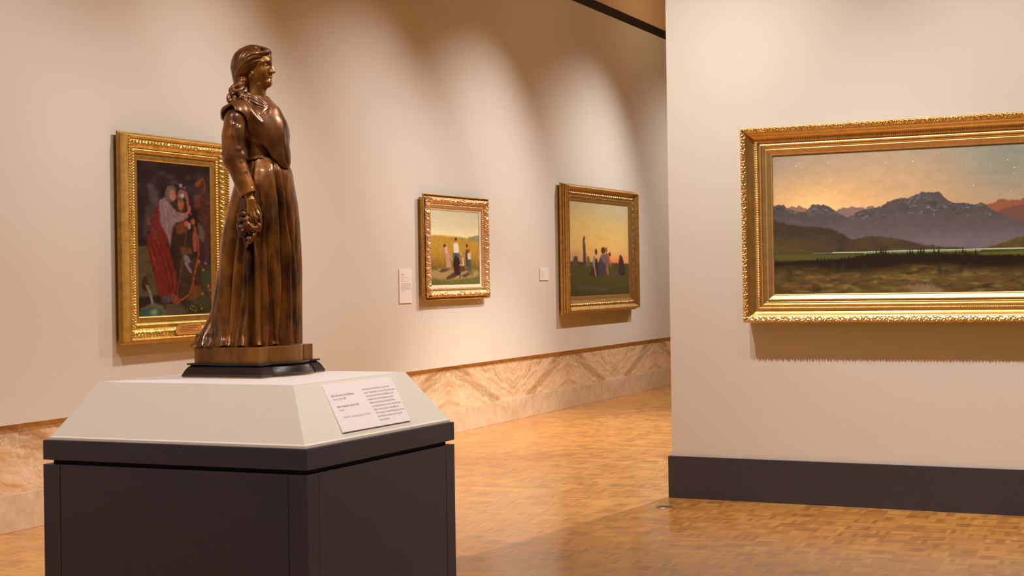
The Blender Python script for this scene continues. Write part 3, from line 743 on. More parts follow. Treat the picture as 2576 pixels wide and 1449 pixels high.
# ================= sunset gleaners picture (left wall) =================
def art_sunset(u, v):
    X = 1421 + u * 158; Y = 507 + v * 238
    p = Paint(X, Y, (206, 176, 112))
    p.blend(np.clip((560 - Y) / 60, 0, 1) * .8, (178, 154, 120)); p.glow(1560, 520, 50, 30, (190, 176, 138), .6)
    p.glow(1500, 620, 120, 60, (234, 180, 98), .9); p.glow(1540, 655, 50, 16, (238, 140, 78), .9); p.glow(1540, 661, 22, 6, (244, 110, 56), .9); p.glow(1430, 650, 40, 24, (196, 140, 96), .7)
    p.mott(.08, .05, .08, 3); p.mott(.05, .5, .5, 4)
    p.poly([(1415,656),(1500,659),(1583,662),(1583,760),(1415,760)], (74, 62, 30), 1.6, 1, 1, 5)
    p.blend(np.clip((Y - 660) / 12, 0, 1) * .5, (86, 78, 34)); p.blend(np.clip((Y - 720) / 30, 0, 1) * .7, (64, 50, 34))
    p.mott(.2, .08, .2, 7, np.clip((Y - 658) / 6, 0, 1)); p.mott(.12, .4, .7, 8, np.clip((Y - 658) / 6, 0, 1))
    p.poly([(1435,714),(1480,722),(1520,728),(1510,736),(1450,730)], (96, 78, 56), 3, .6, 2, 2)
    d = (62, 42, 40)
    p.poly([(1429,664),(1430,648),(1434,643),(1441,645),(1442,664),(1440,676),(1431,676)], (92, 66, 60), 1.2)
    p.poly([(1454,668),(1455,634),(1454,620),(1454,606),(1456,595),(1459,592),(1461,598),(1459,604),(1461,612),(1462,640),(1463,668)], (84, 60, 54), 1.1); p.ell(1458, 611, 3.4, 6, (128, 98, 84), .8)
    p.poly([(1462,668),(1464,646),(1468,642),(1472,652),(1474,662),(1468,670)], (112, 94, 66), 1.2)
    p.poly([(1470,694),(1478,672),(1482,650),(1490,648),(1496,668),(1496,690),(1488,696)], d, 1.4); p.ell(1488.5, 632, 3.2, 8, (76, 44, 38)); p.poly([(1480,645),(1486,642),(1485,664),(1483,676),(1480,668)], (150, 130, 112), 1.2); p.line([(1483,668),(1487,694)], 3, (178, 120, 88))
    p.poly([(1494,690),(1495,656),(1502,640),(1520,638),(1524,660),(1520,688),(1506,692)], (70, 60, 66), 1.4); p.poly([(1500,648),(1506,636),(1518,640),(1522,654),(1510,662)], (112, 96, 92), 1.2)
    p.ell(1508, 628, 6.5, 8.5, (84, 46, 36)); p.ell(1516, 626, 3, 7, (140, 92, 76)); p.poly([(1514,634),(1522,636),(1524,664),(1518,688),(1514,688)], (134, 84, 66), 1.2)
    p.ell(1525.5, 638, 2.8, 6, (80, 46, 40)); p.line([(1520,640),(1525,652),(1529,670)], 3.2, (168, 100, 74)); p.line([(1519,676),(1521,692)], 2.2, (176, 116, 82))
    p.poly([(1549,690),(1550,660),(1552,644),(1556,637),(1562,646),(1566,664),(1569,690),(1560,696)], (58, 40, 40), 1.3); p.line([(1554,640),(1553,650)], 2.6, (120, 92, 80))
    p.finish(.6, .6, 1); p.mott(.10, .8, .8, 77)
    return p.C
yA, yB, zA, zB = 17.045, 19.575, 1.062, 2.535
W3, H3 = yB - yA, zB - zA
p3 = painting('framed_painting', Vector((XL, (yA + yB)/2, (zA + zB)/2)), (LR, UP, LN), W3, H3, .240, .198, .050,
              'gold-framed picture of gleaners against a sunset, farthest along the left wall', art_sunset, (.0100, .0050))
b = (W3, H3, .240, .198)
hf = prof([(0, .030), (.01, .052), (.04, .058), (.05, .050), (.06, .074), (.09, .082), (.10, .076), (.11, .100), (.14, .108), (.15, .120), (.22, .126), (.24, .112), (.34, .086), (.44, .074), (.46, .082), (.60, .076), (.61, .068), (.65, .074), (.68, .066), (.72, .070), (.74, .060), (.96, .054), (1., .050)])
sweep('reeded_edge', *b, 0, .145, 16, .1, hf, None, M_GOLD_C, p3, smooth=False)
sweep('outer_ornament', *b, .145, .235, 7, .006, hf, scrolls(.035, .011, 9, .7), M_GOLD_C, p3)
sweep('cove', *b, .235, .455, 10, .1, hf, None, M_GOLD_C, p3)
sweep('leaf_band', *b, .455, .605, 8, .0065, hf, acanthus(.075, .016, 1.2), M_GOLD_C, p3)
sweep('inner_moulding', *b, .605, .735, 10, .1, hf, None, M_GOLD_C, p3, smooth=False)
sweep('flat_liner', *b, .735, 1., 5, .1, hf, None, M_GOLD_C, p3)
frame_back(p3, *b, .001, .03, M_GOLD_C, .05)
bm = bmesh.new(); add_box(bm, (-.09, -H3/2 + .036, .066), (.05, -H3/2 + .058, .069)); bm_obj('title_plate', bm, M_PLAQ, p3)

# ================= courtship picture (left wall, behind the statue) =================
def art_couple(u, v):
    X = 345 + u * 183; Y = 403 + v * 397
    p = Paint(X, Y, (46, 30, 30), ill=(.98, .90, .82))
    # trees and murk
    p.blend(np.clip(fbm(X * .03, Y * .03, 4, 1) * 2.4 - 1.1, 0, 1), (62, 50, 50)); p.blend(np.clip(fbm(X * .06, Y * .05, 4, 2) * 3 - 1.9, 0, 1) * np.clip((520 - Y) / 60, 0, 1), (84, 78, 84))
    for x, y, a_, b_ in ((406,432,7,5),(425,440,9,6),(472,438,6,6),(440,455,16,4)): p.glow(x, y, a_, b_, (92, 88, 92), .5)
    p.line([(370,436),(420,448),(480,446),(520,440)], 4, (70, 38, 32), .5, 3)
    p.poly([(372,464),(382,462),(388,476),(396,484),(400,500),(396,520),(380,512),(374,490)], (98, 88, 88), 4, .75, 3, 3); p.poly([(364,520),(378,510),(392,516),(384,545),(372,580),(362,600)], (84, 80, 78), 4, .6, 3, 4)
    p.glow(373, 556, 3, 12, (170, 70, 36), .6); p.glow(377, 470, 6, 8, (110, 66, 66), .7)
    # meadow
    p.blend(np.clip((Y - 655) / 30, 0, 1) * np.clip((X - 455) / 20, 0, 1), (70, 70, 46)); p.blend(np.clip((Y - 760) / 30, 0, 1) * np.clip((X - 400) / 60, 0, 1) * .8, (58, 54, 28))
    p.mott(.25, .06, .1, 9)
    # horse
    h = (88, 50, 36)
    p.poly([(488,452),(500,436),(514,432),(520,450),(526,480),(527,520),(526,640),(514,660),(508,600),(500,560),(494,500),(498,470)], h, 3, .75, 2, 5); p.poly([(489,452),(498,441),(507,440),(504,452),(494,463),(489,459)], (140, 78, 46), 2, .8)
    p.line([(490,452),(502,446),(510,434),(514,452),(512,474)], 1.4, (176, 118, 60), .7); p.line([(504,490),(516,500),(526,504)], 1.4, (150, 92, 54), .6); p.line([(494,540),(512,550),(524,534)], 1.4, (150, 100, 70), .5)
    p.poly([(486,486),(500,484),(502,512),(490,520),(484,505)], (120, 54, 44), 2, .8); p.poly([(484,484),(498,478),(506,486),(494,492)], (92, 94, 98), 2, .5)
    for x in (502, 510, 518): p.line([(x, 560), (x + 1, 672)], 4, (76, 58, 62), .5, 3)
    # stone trough and water
    p.poly([(345,620),(366,620),(380,640),(388,700),(392,745),(345,752)], (92, 80, 52), 3, 1, 2, 6); p.ell(362, 716, 8, 19, (50, 34, 24)); p.ell(363, 712, 4, 10, (74, 48, 30))
    p.line([(366,722),(374,740),(379,770),(381,790)], 5, (150, 150, 118), .8, 3)
    p.poly([(345,800),(352,778),(384,766),(402,772),(412,790),(408,803)], (116, 100, 74), 3, 1, 1, 7); p.ell(374, 790, 30, 13, (56, 92, 74)); p.glow(382, 790, 8, 8, (150, 176, 138), .8)
    p.poly([(410,770),(450,772),(462,790),(456,803),(410,803)], (98, 82, 60), 3, .9, 2, 8)
    # kneeling man in mail
    p.poly([(430,575),(448,560),(474,556),(494,572),(498,600),(490,640),(500,690),(498,740),(470,770),(438,760),(428,700),(432,640)], (58, 38, 28), 3, 1, 2, 9)
    p.blend(np.clip(vnoise(X * .9, Y * .9, 3) * 2 - 1.1, 0, 1) * ((X > 446) & (X < 496) & (Y > 650) & (Y < 760)) * .6, (140, 112, 62))
    p.poly([(494,556),(506,566),(513,590),(508,608),(496,596)], (104, 88, 78), 2, .9); p.mott(.3, 1., 1., 12, ((X > 490) & (X < 514) & (Y > 555) & (Y < 610)) * 1.)
    p.poly([(448,620),(476,624),(480,640),(450,640)], (112, 74, 38), 2, .9)
    p.poly([(458,640),(468,644),(474,660),(466,668),(456,652)], (130, 130, 128), 2, .8); p.line([(462,664),(474,686)], 7, (140, 134, 124), .8, 2)
    p.poly([(481,582),(488,578),(492,610),(490,632),(484,634),(481,612)], (168, 86, 74), 1.6, .9)
    # mail sleeves, bow
    p.poly([(436,566),(450,556),(468,552),(472,570),(462,584),(442,588)], (124, 62, 34), 2, .9); p.ell(465, 560, 6, 7, (184, 100, 56)); p.ell(482, 554, 5, 8, (166, 96, 48)); p.ell(472, 566, 3.5, 9, (168, 164, 156), .9)
    p.line([(486,566),(494,600),(496,630),(492,660),(484,690),(480,720),(470,746),(450,760),(434,766)], 4.6, (150, 78, 36), .95)
    p.line([(466,580),(455,640),(446,700),(439,752)], .9, (150, 116, 90), .8)
    p.line([(484,696),(510,740),(528,766)], 5, (74, 44, 40), .8, 2)
    p.poly([(474,722),(500,724),(496,752),(478,764),(466,760)], (124, 74, 36), 3, .8, 2, 14)
    for x, y in ((503,746),(524,736),(529,755),(507,682),(514,664),(496,660),(520,726)): p.ell(x, y, 3.2, 4, (184, 92, 76), .9)
    for i in range(16):
        r = np.random.default_rng(i + 60); p.ell(r.uniform(462, 505), r.uniform(776, 792), 1.3, 1.3, (176, 148, 60), .9)
    # seated woman
    p.poly([(368,596),(384,570),(402,556),(416,580),(420,620),(436,690),(440,740),(414,748),(392,746),(384,700),(372,650)], (120, 38, 26), 2.5, 1, .9, 15)
    p.mott(.35, .12, .05, 16, ((X > 366) & (X < 440) & (Y > 590) & (Y < 750)) * 1.)
    p.line([(380,640),(396,690),(402,745)], 3, (160, 62, 40), .6, 2); p.line([(410,620),(424,680),(430,742)], 3, (70, 24, 22), .6, 3)
    p.poly([(386,526),(404,500),(412,520),(408,560),(398,590),(376,604),(376,570)], (116, 40, 40), 2, 1); 
    for k in range(5): p.line([(376 + k * 2, 572 + k * 8), (396 + k, 586 + k * 7)], 2, (124, 92, 56), .6)
    p.poly([(398,504),(412,494),(424,510),(440,530),(464,532),(470,540),(458,552),(440,558),(430,570),(426,600),(424,622),(418,600),(410,580),(400,560),(398,530)], (146, 118, 118), 2.2, 1, .7, 17)
    p.mott(.18, .16, .06, 18, ((X > 396) & (X < 472) & (Y > 494) & (Y < 624)) * 1.)
    for q_ in ([(404,510),(410,540),(412,580),(420,610)], [(412,505),(420,535),(424,570)], [(420,512),(434,540),(446,548)], [(428,520),(444,538),(462,542)], [(400,530),(404,560)]):
        p.line(q_, 2.0, (104, 82, 86), .55, 2.2); p.line([(x + 3, y - 1) for x, y in q_], 1.4, (178, 150, 146), .45, 2)
    for q_ in ([(376,600),(386,640),(398,700),(404,744)], [(388,606),(404,650),(420,720),(424,744)], [(370,620),(378,660),(388,700)], [(396,600),(412,640),(430,700)]):
        p.line(q_, 3, (70, 22, 18), .55, 3); p.line([(x + 4, y) for x, y in q_], 2, (158, 58, 36), .45, 2.5)
    p.poly([(412,480),(420,464),(432,460),(440,470),(440,490),(430,508),(420,504),(414,494)], (112, 96, 86), 2, 1); p.ell(431, 488, 7, 14, (188, 124, 94), 1, .4, -.1); p.ell(428.5, 484, 1.6, 1.4, (70, 42, 36)); p.ell(435, 485, 1.6, 1.4, (70, 42, 36)); p.ell(430, 499, 2.4, 1.2, (150, 64, 54)); p.line([(431.5,484),(432.5,493)], 1.1, (150, 92, 66), .7)
    p.poly([(426,505),(440,500),(448,516),(446,528),(432,520)], (50, 52, 50), 2, .9)
    p.line([(462,538),(470,530),(474,520)], 7, (186, 104, 74), 1., 1.6); p.ell(473, 520, 4, 8, (186, 106, 78))
    # man's head
    p.poly([(442,490),(446,474),(452,470),(468,476),(472,500),(474,520),(478,536),(470,530),(464,500),(458,480),(450,478),(444,498)], (164, 88, 80), 1.8, 1)
    p.poly([(442,505),(446,488),(456,480),(464,492),(468,520),(460,530),(446,530)], (52, 42, 38), 1.8, 1); p.ell(452, 512, 7, 15, (176, 98, 54), 1, .5, .12); p.poly([(447,492),(444.5,508),(443.5,512),(447,514)], (206, 122, 70), 1); p.ell(449, 503, 1.8, 1.2, (70, 40, 30)); p.ell(447, 520, 1.8, 1., (130, 60, 40))
    p.ell(454, 487, 7, 7, (150, 148, 144), 1, .5); p.ell(456, 485, 2.8, 3.5, (216, 214, 208), .9, .8); p.ell(452, 461, 4, 4.5, (170, 168, 160), .8, .7); p.poly([(452,464),(462,470),(468,458),(462,464)], (120, 108, 100), 1.2, .8)
    p.poly([(424,748),(430,742),(440,750),(450,762),(444,772),(430,768),(424,758)], (140, 70, 44), 2, 1); p.poly([(400,750),(424,746),(424,764),(402,766)], (100, 74, 78), 2, .8)
    p.C = p.C * .74; p.finish(.7, .3, 1); p.mott(.28, .10, .12, 77); p.mott(.22, .45, .4, 78); p.mott(.2, 1.1, 1.1, 79)
    return p.C
yA, yB, zA, zB = 8.965, 10.225, 1.081, 2.500
W1, H1 = yB - yA, zB - zA
p1 = painting('framed_painting', Vector((XL, (yA + yB)/2, (zA + zB)/2)), (LR, UP, LN), W1, H1, .192, .185, .052,
              'tall carved gold frame with a dark picture of an embracing couple, partly behind the statue', art_couple, (.0048, .0029))
b = (W1, H1, .192, .185)
hf = prof([(0, .030), (.012, .034), (.05, .044), (.06, .040), (.09, .050), (.13, .078), (.15, .102), (.16, .110), (.185, .112), (.20, .100), (.26, .088), (.27, .094), (.45, .092), (.58, .076), (.60, .068), (.62, .074), (.74, .070), (.755, .060), (.76, .052), (.80, .060), (.97, .060), (.98, .054), (1., .052)])
sweep('outer_strip', *b, 0, .055, 6, .004, hf, scrolls(.022, .004, 3, .9), M_GOLD_A, p1, spread=.3)
sweep('cove', *b, .055, .165, 12, .06, hf, None, M_GOLD_A, p1)
sweep('rope_band', *b, .165, .265, 7, .003, hf, beads(.019, .007, .8), M_GOLD_A, p1)
sweep('acanthus_band', *b, .265, .595, 16, .0034, hf, acanthus(.036, .011, 1.1, .5), M_GOLD_A, p1)
sweep('bead_band', *b, .595, .755, 9, .003, hf, beads(.019, .007), M_GOLD_A, p1)
sweep('flat_liner', *b, .755, 1., 8, .06, hf, None, M_GOLD_A, p1)
frame_back(p1, *b, .001, .03, M_GOLD_A, .035)
# engraved name plate across the lower member
bm = bmesh.new()
pl = [(-.17, 0), (-.155, .034), (.115, .044), (.15, .016), (.15, -.018), (.115, -.036), (-.13, -.036), (-.155, -.024)]
lo = [bm.verts.new((x + .07, -H1/2 + .083 + y, .108 + y * .25)) for x, y in pl]; hi = [bm.verts.new((x + .07, -H1/2 + .083 + y, .111 + y * .25)) for x, y in pl]
bm.faces.new(lo[::-1]); bm.faces.new(hi)
for i in range(8): bm.faces.new((lo[i], lo[(i+1) % 8], hi[(i+1) % 8], hi[i]))
plq = bm_obj('name_plate', bm, M_PLAQ, p1)
mm = Matrix.Identity(4); mm.col[1][:3] = Vector((0, 1, .25)).normalized()[:]; mm.col[3][:3] = (.07, -H1/2 + .083, .1118)
word_bars(plq, mm, [(-.12 + .01 * (i % 2), .022 - i * .012, .23 - .03 * (i % 3), .007, 40 + i) for i in range(4)], simple('engraving', (.25, .15, .06), .6))
# ------------------------------------------------------------ bronze statue
# Sculpted in "clay units" (1 unit = 1/741.4 m): x to the right, y away, z downwards from the crown.
KS = 1 / 741.4
O_ = F0 + (Rz @ Vector((-.563, .570, 0)))
AZ = math.atan2(-O_.x, O_.y)
EXA = PTH - AZ                               # direction of the statue's front in the sculpting frame
statue = empty('bronze_statue', (O_.x, O_.y, HT + .0013), AZ)
tag(statue, 'dark bronze standing woman in a shawl and long gown on the cream pedestal top', 'statue')
ZB_ = HT + .0013
def to_local(P):
    P = np.asarray(P, np.float64)
    x = (P[..., 0] - (640 + (P[..., 2] - 869) * .01485)) * KS; y = P[..., 1] * KS; z = 1.2775 + (869 - P[..., 2]) * KS - ZB_
    return np.stack([x, y, z], -1)

class SDF:
    def __init__(s, lo, hi, h):
        s.lo = np.array(lo, float); s.h = h
        s.n = np.ceil((np.array(hi) - lo) / h).astype(int) + 1
        s.ax = [(s.lo[i] + h * np.arange(s.n[i])).astype(np.float32) for i in range(3)]
        s.f = np.full(s.n, 40., np.float32)
    def sub(s, lo, hi):
        sl = []
        for i in range(3):
            a = int(np.clip(np.floor((lo[i] - s.lo[i]) / s.h), 0, s.n[i])); b = int(np.clip(np.ceil((hi[i] - s.lo[i]) / s.h) + 1, 0, s.n[i]))
            if b <= a: return None
            sl.append(slice(a, b))
        return tuple(sl)
    def xyz(s, sl):
        return s.ax[0][sl[0]][:, None, None], s.ax[1][sl[1]][None, :, None], s.ax[2][sl[2]][None, None, :]
    def comb(s, sl, d, k, mode):
        f = s.f[sl]
        if mode == 'sub':
            d = -d
            if k > 0: hh = np.clip(.5 - .5 * (d - f) / k, 0, 1) ; r = d * (1 - hh) + f * hh + k * hh * (1 - hh)
            else: r = np.maximum(f, d)
        else:
            if k > 0: hh = np.clip(.5 + .5 * (d - f) / k, 0, 1); r = d * (1 - hh) + f * hh - k * hh * (1 - hh)
            else: r = np.minimum(f, d)
        s.f[sl] = r
    def cone(s, a, b, ra, rb, k=4, mode='add'):
        a = np.array(a, np.float32); b = np.array(b, np.float32); m = max(ra, rb) + k + 4
        sl = s.sub(np.minimum(a, b) - m, np.maximum(a, b) + m)
        if sl is None: return
        X, Y, Z = s.xyz(sl); ba = b - a; L = max(1e-6, float(ba @ ba))
        t = np.clip(((X - a[0]) * ba[0] + (Y - a[1]) * ba[1] + (Z - a[2]) * ba[2]) / L, 0, 1)
        d = np.sqrt((X - a[0] - t * ba[0])**2 + (Y - a[1] - t * ba[1])**2 + (Z - a[2] - t * ba[2])**2) - (ra + (rb - ra) * t)
        s.comb(sl, d, k, mode)
    def chain(s, pts, rs, k=4, mode='add', sm=0):
        pts = [np.array(p, float) for p in pts]
        if sm:
            P = np.array(pts); R_ = np.array(rs, float); t = np.arange(len(P)); tt = np.linspace(0, len(P) - 1, (len(P) - 1) * sm + 1)
            Q = []
            for q in tt:
                i = min(int(q), len(P) - 2); u = q - i
                p0, p1_, p2_, p3_ = P[max(i-1, 0)], P[i], P[i+1], P[min(i+2, len(P)-1)]
                Q.append(.5 * (2*p1_ + (p2_-p0)*u + (2*p0-5*p1_+4*p2_-p3_)*u*u + (3*p1_-p0-3*p2_+p3_)*u**3))
            pts = Q; rs = np.interp(tt, t, R_)
        P = np.array(pts, float); m = max(rs) + k + 4
        sl = s.sub(P.min(0) - m, P.max(0) + m)
        if sl is None: return
        X, Y, Z = s.xyz(sl); d = None
        for a, b, ra, rb in zip(P, P[1:], rs, rs[1:]):
            ba = b - a; L = max(1e-6, float(ba @ ba)); ba = ba.astype(np.float32); a = a.astype(np.float32)
            t = np.clip(((X - a[0]) * ba[0] + (Y - a[1]) * ba[1] + (Z - a[2]) * ba[2]) / np.float32(L), 0, 1)
            e = np.sqrt((X - a[0] - t * ba[0])**2 + (Y - a[1] - t * ba[1])**2 + (Z - a[2] - t * ba[2])**2) - (np.float32(ra) + np.float32(rb - ra) * t)
            d = e if d is None else np.minimum(d, e)
        s.comb(sl, d, k, mode)
    def ell(s, c, r, rot=0, k=4, mode='add', tilt=0):
        """rot: yaw of the first axis in the x/y plane (radians, towards +y); tilt: pitch of the first axis in x/z"""
        m = max(r) + k + 4; c = np.array(c, np.float32)
        sl = s.sub(c - m, c + m)
        if sl is None: return
        X, Y, Z = s.xyz(sl); x = X - c[0]; y = Y - c[1]; z = Z - c[2]
        cr, sr = math.cos(rot), math.sin(rot)
        u = x * cr + y * sr; v = -x * sr + y * cr; w_ = z
        if tilt:
            ct2, st2 = math.cos(tilt), math.sin(tilt); u, w_ = u * ct2 + w_ * st2, -u * st2 + w_ * ct2
        k0 = np.sqrt((u / r[0])**2 + (v / r[1])**2 + (w_ / r[2])**2); k1 = np.sqrt((u / r[0]**2)**2 + (v / r[1]**2)**2 + (w_ / r[2]**2)**2) + 1e-6
        s.comb(sl, k0 * (k0 - 1) / k1, k, mode)
    def mesh(s):
        f = s.f; h = s.h; n = s.n
        ins = f < 0
        c = [ins[:-1 if not (i & 1) else None, :, :] if False else None for i in range(0)]
        def cs(a, i, j, k): return a[i:n[0]-1+i, j:n[1]-1+j, k:n[2]-1+k]
        cnt = np.zeros(tuple(n - 1), np.uint8)
        for i in (0, 1):
            for j in (0, 1):
                for k in (0, 1): cnt += cs(ins, i, j, k)
        act = (cnt > 0) & (cnt < 8)
        idx = np.argwhere(act); ids = np.full(act.shape, -1, np.int32); ids[act] = np.arange(len(idx), dtype=np.int32)
        val = np.stack([f[idx[:, 0] + i, idx[:, 1] + j, idx[:, 2] + k] for i in (0, 1) for j in (0, 1) for k in (0, 1)], 1)
        cor = np.array([(i, j, k) for i in (0, 1) for j in (0, 1) for k in (0, 1)], np.float32)
        P = np.zeros((len(idx), 3), np.float32); W_ = np.zeros(len(idx), np.float32)
        for a in range(8):
            for b in range(a + 1, 8):
                if np.abs(cor[a] - cor[b]).sum() != 1: continue
                va, vb = val[:, a], val[:, b]; m = (va < 0) != (vb < 0); t = va[m] / (va[m] - vb[m])
                P[m] += cor[a] + (cor[b] - cor[a]) * t[:, None]; W_[m] += 1
        P = (P / W_[:, None] + idx) * h + s.lo
        quads = []
        for a in range(3):
            b, c_ = (a + 1) % 3, (a + 2) % 3
            sl0 = [slice(None)] * 3; sl1 = [slice(None)] * 3; sl0[a] = slice(0, n[a] - 1); sl1[a] = slice(1, n[a])
            A, B = ins[tuple(sl0)], ins[tuple(sl1)]
            e = np.argwhere(A != B); m = (e[:, b] > 0) & (e[:, c_] > 0) & (e[:, b] < n[b] - 1) & (e[:, c_] < n[c_] - 1); e = e[m]
            flip = A[e[:, 0], e[:, 1], e[:, 2]]
            def g(db, dc):
                q = e.copy(); q[:, b] -= db; q[:, c_] -= dc; return ids[q[:, 0], q[:, 1], q[:, 2]]
            Q = np.stack([g(1, 1), g(0, 1), g(0, 0), g(1, 0)], 1); Q[~flip] = Q[~flip][:, ::-1]
            quads.append(Q)
        return P, np.concatenate(quads)
    def displace(s, fn, sl=None):
        sl = sl or (slice(None),) * 3
        X, Y, Z = s.xyz(sl); m = np.abs(s.f[sl]) < 6
        s.f[sl] += np.where(m, fn(X, Y, Z), 0).astype(np.float32)

def relax(P, Q, it=2, lam=.5):
    for _ in range(it):
        S_ = np.zeros_like(P); C_ = np.zeros(len(P), np.float32)
        for a, b in ((0, 1), (1, 2), (2, 3), (3, 0)):
            for x, y in ((a, b), (b, a)):
                for d in range(3): S_[:, d] += np.bincount(Q[:, x], weights=P[Q[:, y], d], minlength=len(P))
                C_ += np.bincount(Q[:, x], minlength=len(P))
        P = P * (1 - lam) + lam * S_ / np.maximum(C_, 1)[:, None]
    return P
def sdf_obj(name, s, mat, it=2):
    P, Q = s.mesh(); P = relax(P, Q, it)
    # z runs downwards in clay space, so the winding flips
    return mesh_np(name, to_local(P), Q[:, ::-1], mat, statue, True)

# ---- local frames
HY = -.30; hc, hs = math.cos(HY), math.sin(HY)
def H(f, l, z): return (636 + f * hc + l * hs, 2 + f * hs - l * hc, z)      # head: f forward, l towards her right (near) side
TY = -.56; tc_, ts_ = math.cos(TY), math.sin(TY)
def T(f, l, z, cx=640): return (cx + f * tc_ + l * ts_, f * ts_ - l * tc_, z)

# near arm joints
A0, A1, A2 = (593, -60, 306), (588, -72, 402), (624, -88, 490)
B0, B1, B2 = (672, 64, 306), (690, 86, 400), (706, 92, 490)

# ---- body: head, neck, torso core, arms and hands in one surface
bd = SDF((552, -120, 118), (735, 128, 600), 1.0)
bd.ell(H(-4, 0, 160), (46, 34, 38), HY, 0)
bd.ell(H(15, 0, 158), (32, 30, 30), HY, 8)
bd.ell(H(12, 0, 182), (31, 26, 36), HY, 10)
for s_ in (-1, 1):
    bd.cone(H(4, 21*s_, 192), H(38, 6*s_, 209), 9, 8.5, 9)
    bd.ell(H(28, 16*s_, 185), (13, 12, 15), HY, 9)
bd.ell(H(41, 0, 209), (8, 10, 8.5), HY, 7)                    # chin
bd.ell(H(30, 0, 216), (14, 11, 6), HY, 6)
bd.cone(H(38, 0, 142), H(41, 0, 152), 9, 7, 10)
for s_ in (-1, 1):
    bd.chain([H(43.5, 4*s_, 158.5), H(41, 13*s_, 156), H(32, 23*s_, 160)], [3.6, 3.8, 2.8], 5)      # brow
    bd.ell(H(45.5, 14.2*s_, 166), (10.5, 8.5, 6.4), HY, 4, 'sub')
    bd.ell(H(33.0, 14*s_, 166.3), (6.3, 7.6, 5.6), HY, 1.0)                                       # eyeball with lids
    bd.chain([H(38, 6.5*s_, 167), H(39.6, 13.5*s_, 164.6), H(34.5, 21*s_, 167)], [1.4, 2.1, 1.4], 1.2)
    bd.chain([H(38, 6.5*s_, 168.5), H(38.6, 13.5*s_, 171), H(34, 20.5*s_, 169)], [1.3, 1.6, 1.2], 1.8)
bd.chain([H(38, 0, 159), H(41, 0, 170), H(46, 0, 182)], [6, 6.2, 7.2], 4)
bd.ell(H(35, 0, 196), (11, 14, 12), HY, 5)
bd.chain([H(44, 0, 158), H(47.5, 0, 168), H(54, 0, 180.5)], [3.6, 3.4, 3.6], 4)
bd.ell(H(54.2, 0, 182.2), (4.6, 4.2, 3.8), HY, 2.2)
for s_ in (-1, 1):
    bd.ell(H(49, 5.2*s_, 183.4), (4.4, 2.8, 3.2), HY, 1.8)
    bd.ell(H(52, 2.9*s_, 187.2), (2.0, 1.3, 1.6), HY, .8, 'sub')
bd.cone(H(45.5, 0, 187), H(46.5, 0, 193), 3.2, 3.6, 4)
bd.chain([H(38, -10.5, 198), H(45.6, -4.5, 195.6), H(48.6, 0, 196.2), H(45.6, 4.5, 195.6), H(38, 10.5, 198)], [1.2, 2.5, 2.4, 2.5, 1.2], 1.6)
bd.chain([H(38.5, -8.5, 200), H(45.2, -3.5, 201.4), H(46.8, 0, 201.6), H(45.2, 3.5, 201.4), H(38.5, 8.5, 200)], [1.4, 2.7, 2.8, 2.7, 1.4], 1.6)
bd.chain([H(43, -9, 198.9), H(49, 0, 198.8), H(43, 9, 198.9)], [.7, .9, .7], .6, 'sub')
bd.ell(H(47, 0, 205.4), (3, 7, 1.6), HY, 2, 'sub')
for s_ in (-1, 1):
    bd.ell(H(9, 29*s_, 182), (4.8, 3.6, 9.5), HY, 2.0); bd.ell(H(9, 31.5*s_, 180), (2.6, 2, 5.5), HY, 1.2, 'sub'); bd.ell(H(9, 29.5*s_, 189.5), (3.2, 2.8, 3.4), HY, 1)
bd.chain([(636, 2, 196), (643, 2, 225), (643, 2, 262)], [22, 22.5, 26], 10)
bd.cone((655, -6, 214), (651, -2, 260), 13, 15, 10)
bd.cone((652, -21, 215), (664, -12, 258), 4, 3.2, 6)        # neck tendon
bd.ell((645, -2, 320), (46, 62, 62), TY, 20); bd.ell((652, -2, 395), (36, 42, 50), TY, 20); bd.ell((655, 0, 450), (44, 52, 60), TY, 20)
bd.cone((620, -40, 285), (664, 42, 285), 20, 20, 16)
bd.chain([A0, A1, A2], [21, 17, 12], 8); bd.chain([B0, B1, B2], [21, 17, 12], 8)
def hand(S_, wx, wy, wz, sy):
    def P(x, y, z): return (wx + (x - 627), wy + sy * (y + 90), wz + (z - 500))
    S_.chain([P(624, -88, 488), P(630, -91, 506)], [10, 9.2], 5)
    S_.ell(P(633.5, -92.5, 519), (10.8, 7.2, 15), .25 * sy, 6, tilt=0)
    S_.cone(P(628, -92, 508), P(630, -94, 532), 7.5, 6.4, 5); S_.cone(P(634, -93, 508), P(643, -94, 532), 7.5, 6.2, 5)
    fg_ = [([(624.5,-93,530),(625.5,-95,541),(630,-90,549),(634,-84,551)], 4.0), ([(629.5,-96,533),(633,-99,547),(638.5,-94,557),(641,-87,559)], 4.4),
           ([(636,-97,533),(641,-101,549),(645,-96,561),(645,-89,566)], 4.5), ([(643,-95,531),(650,-99,543),(656,-95,556),(656,-90,568)], 4.3)]
    for pts, r_ in fg_: S_.chain([P(*q) for q in pts], [r_ + .6, r_, r_ * .86, r_ * .72], 1.3)
    S_.chain([P(640, -86, 516), P(650, -84, 530), P(655, -86, 545), P(652, -88, 556)], [5.4, 5.2, 4.6, 3.8], 2.5)
    for a, b in (((630,-98,516),(630,-100,530)), ((634,-99,515),(637,-101,531)), ((638,-98,515),(643,-100,530))): S_.cone(P(*a), P(*b), 1.2, 1.6, 2.5)
hand(bd, 627, -90, 500, 1); hand(bd, 709, 94, 500, -1)
sdf_obj('body', bd, M_BRZ_BODY, 1); del bd

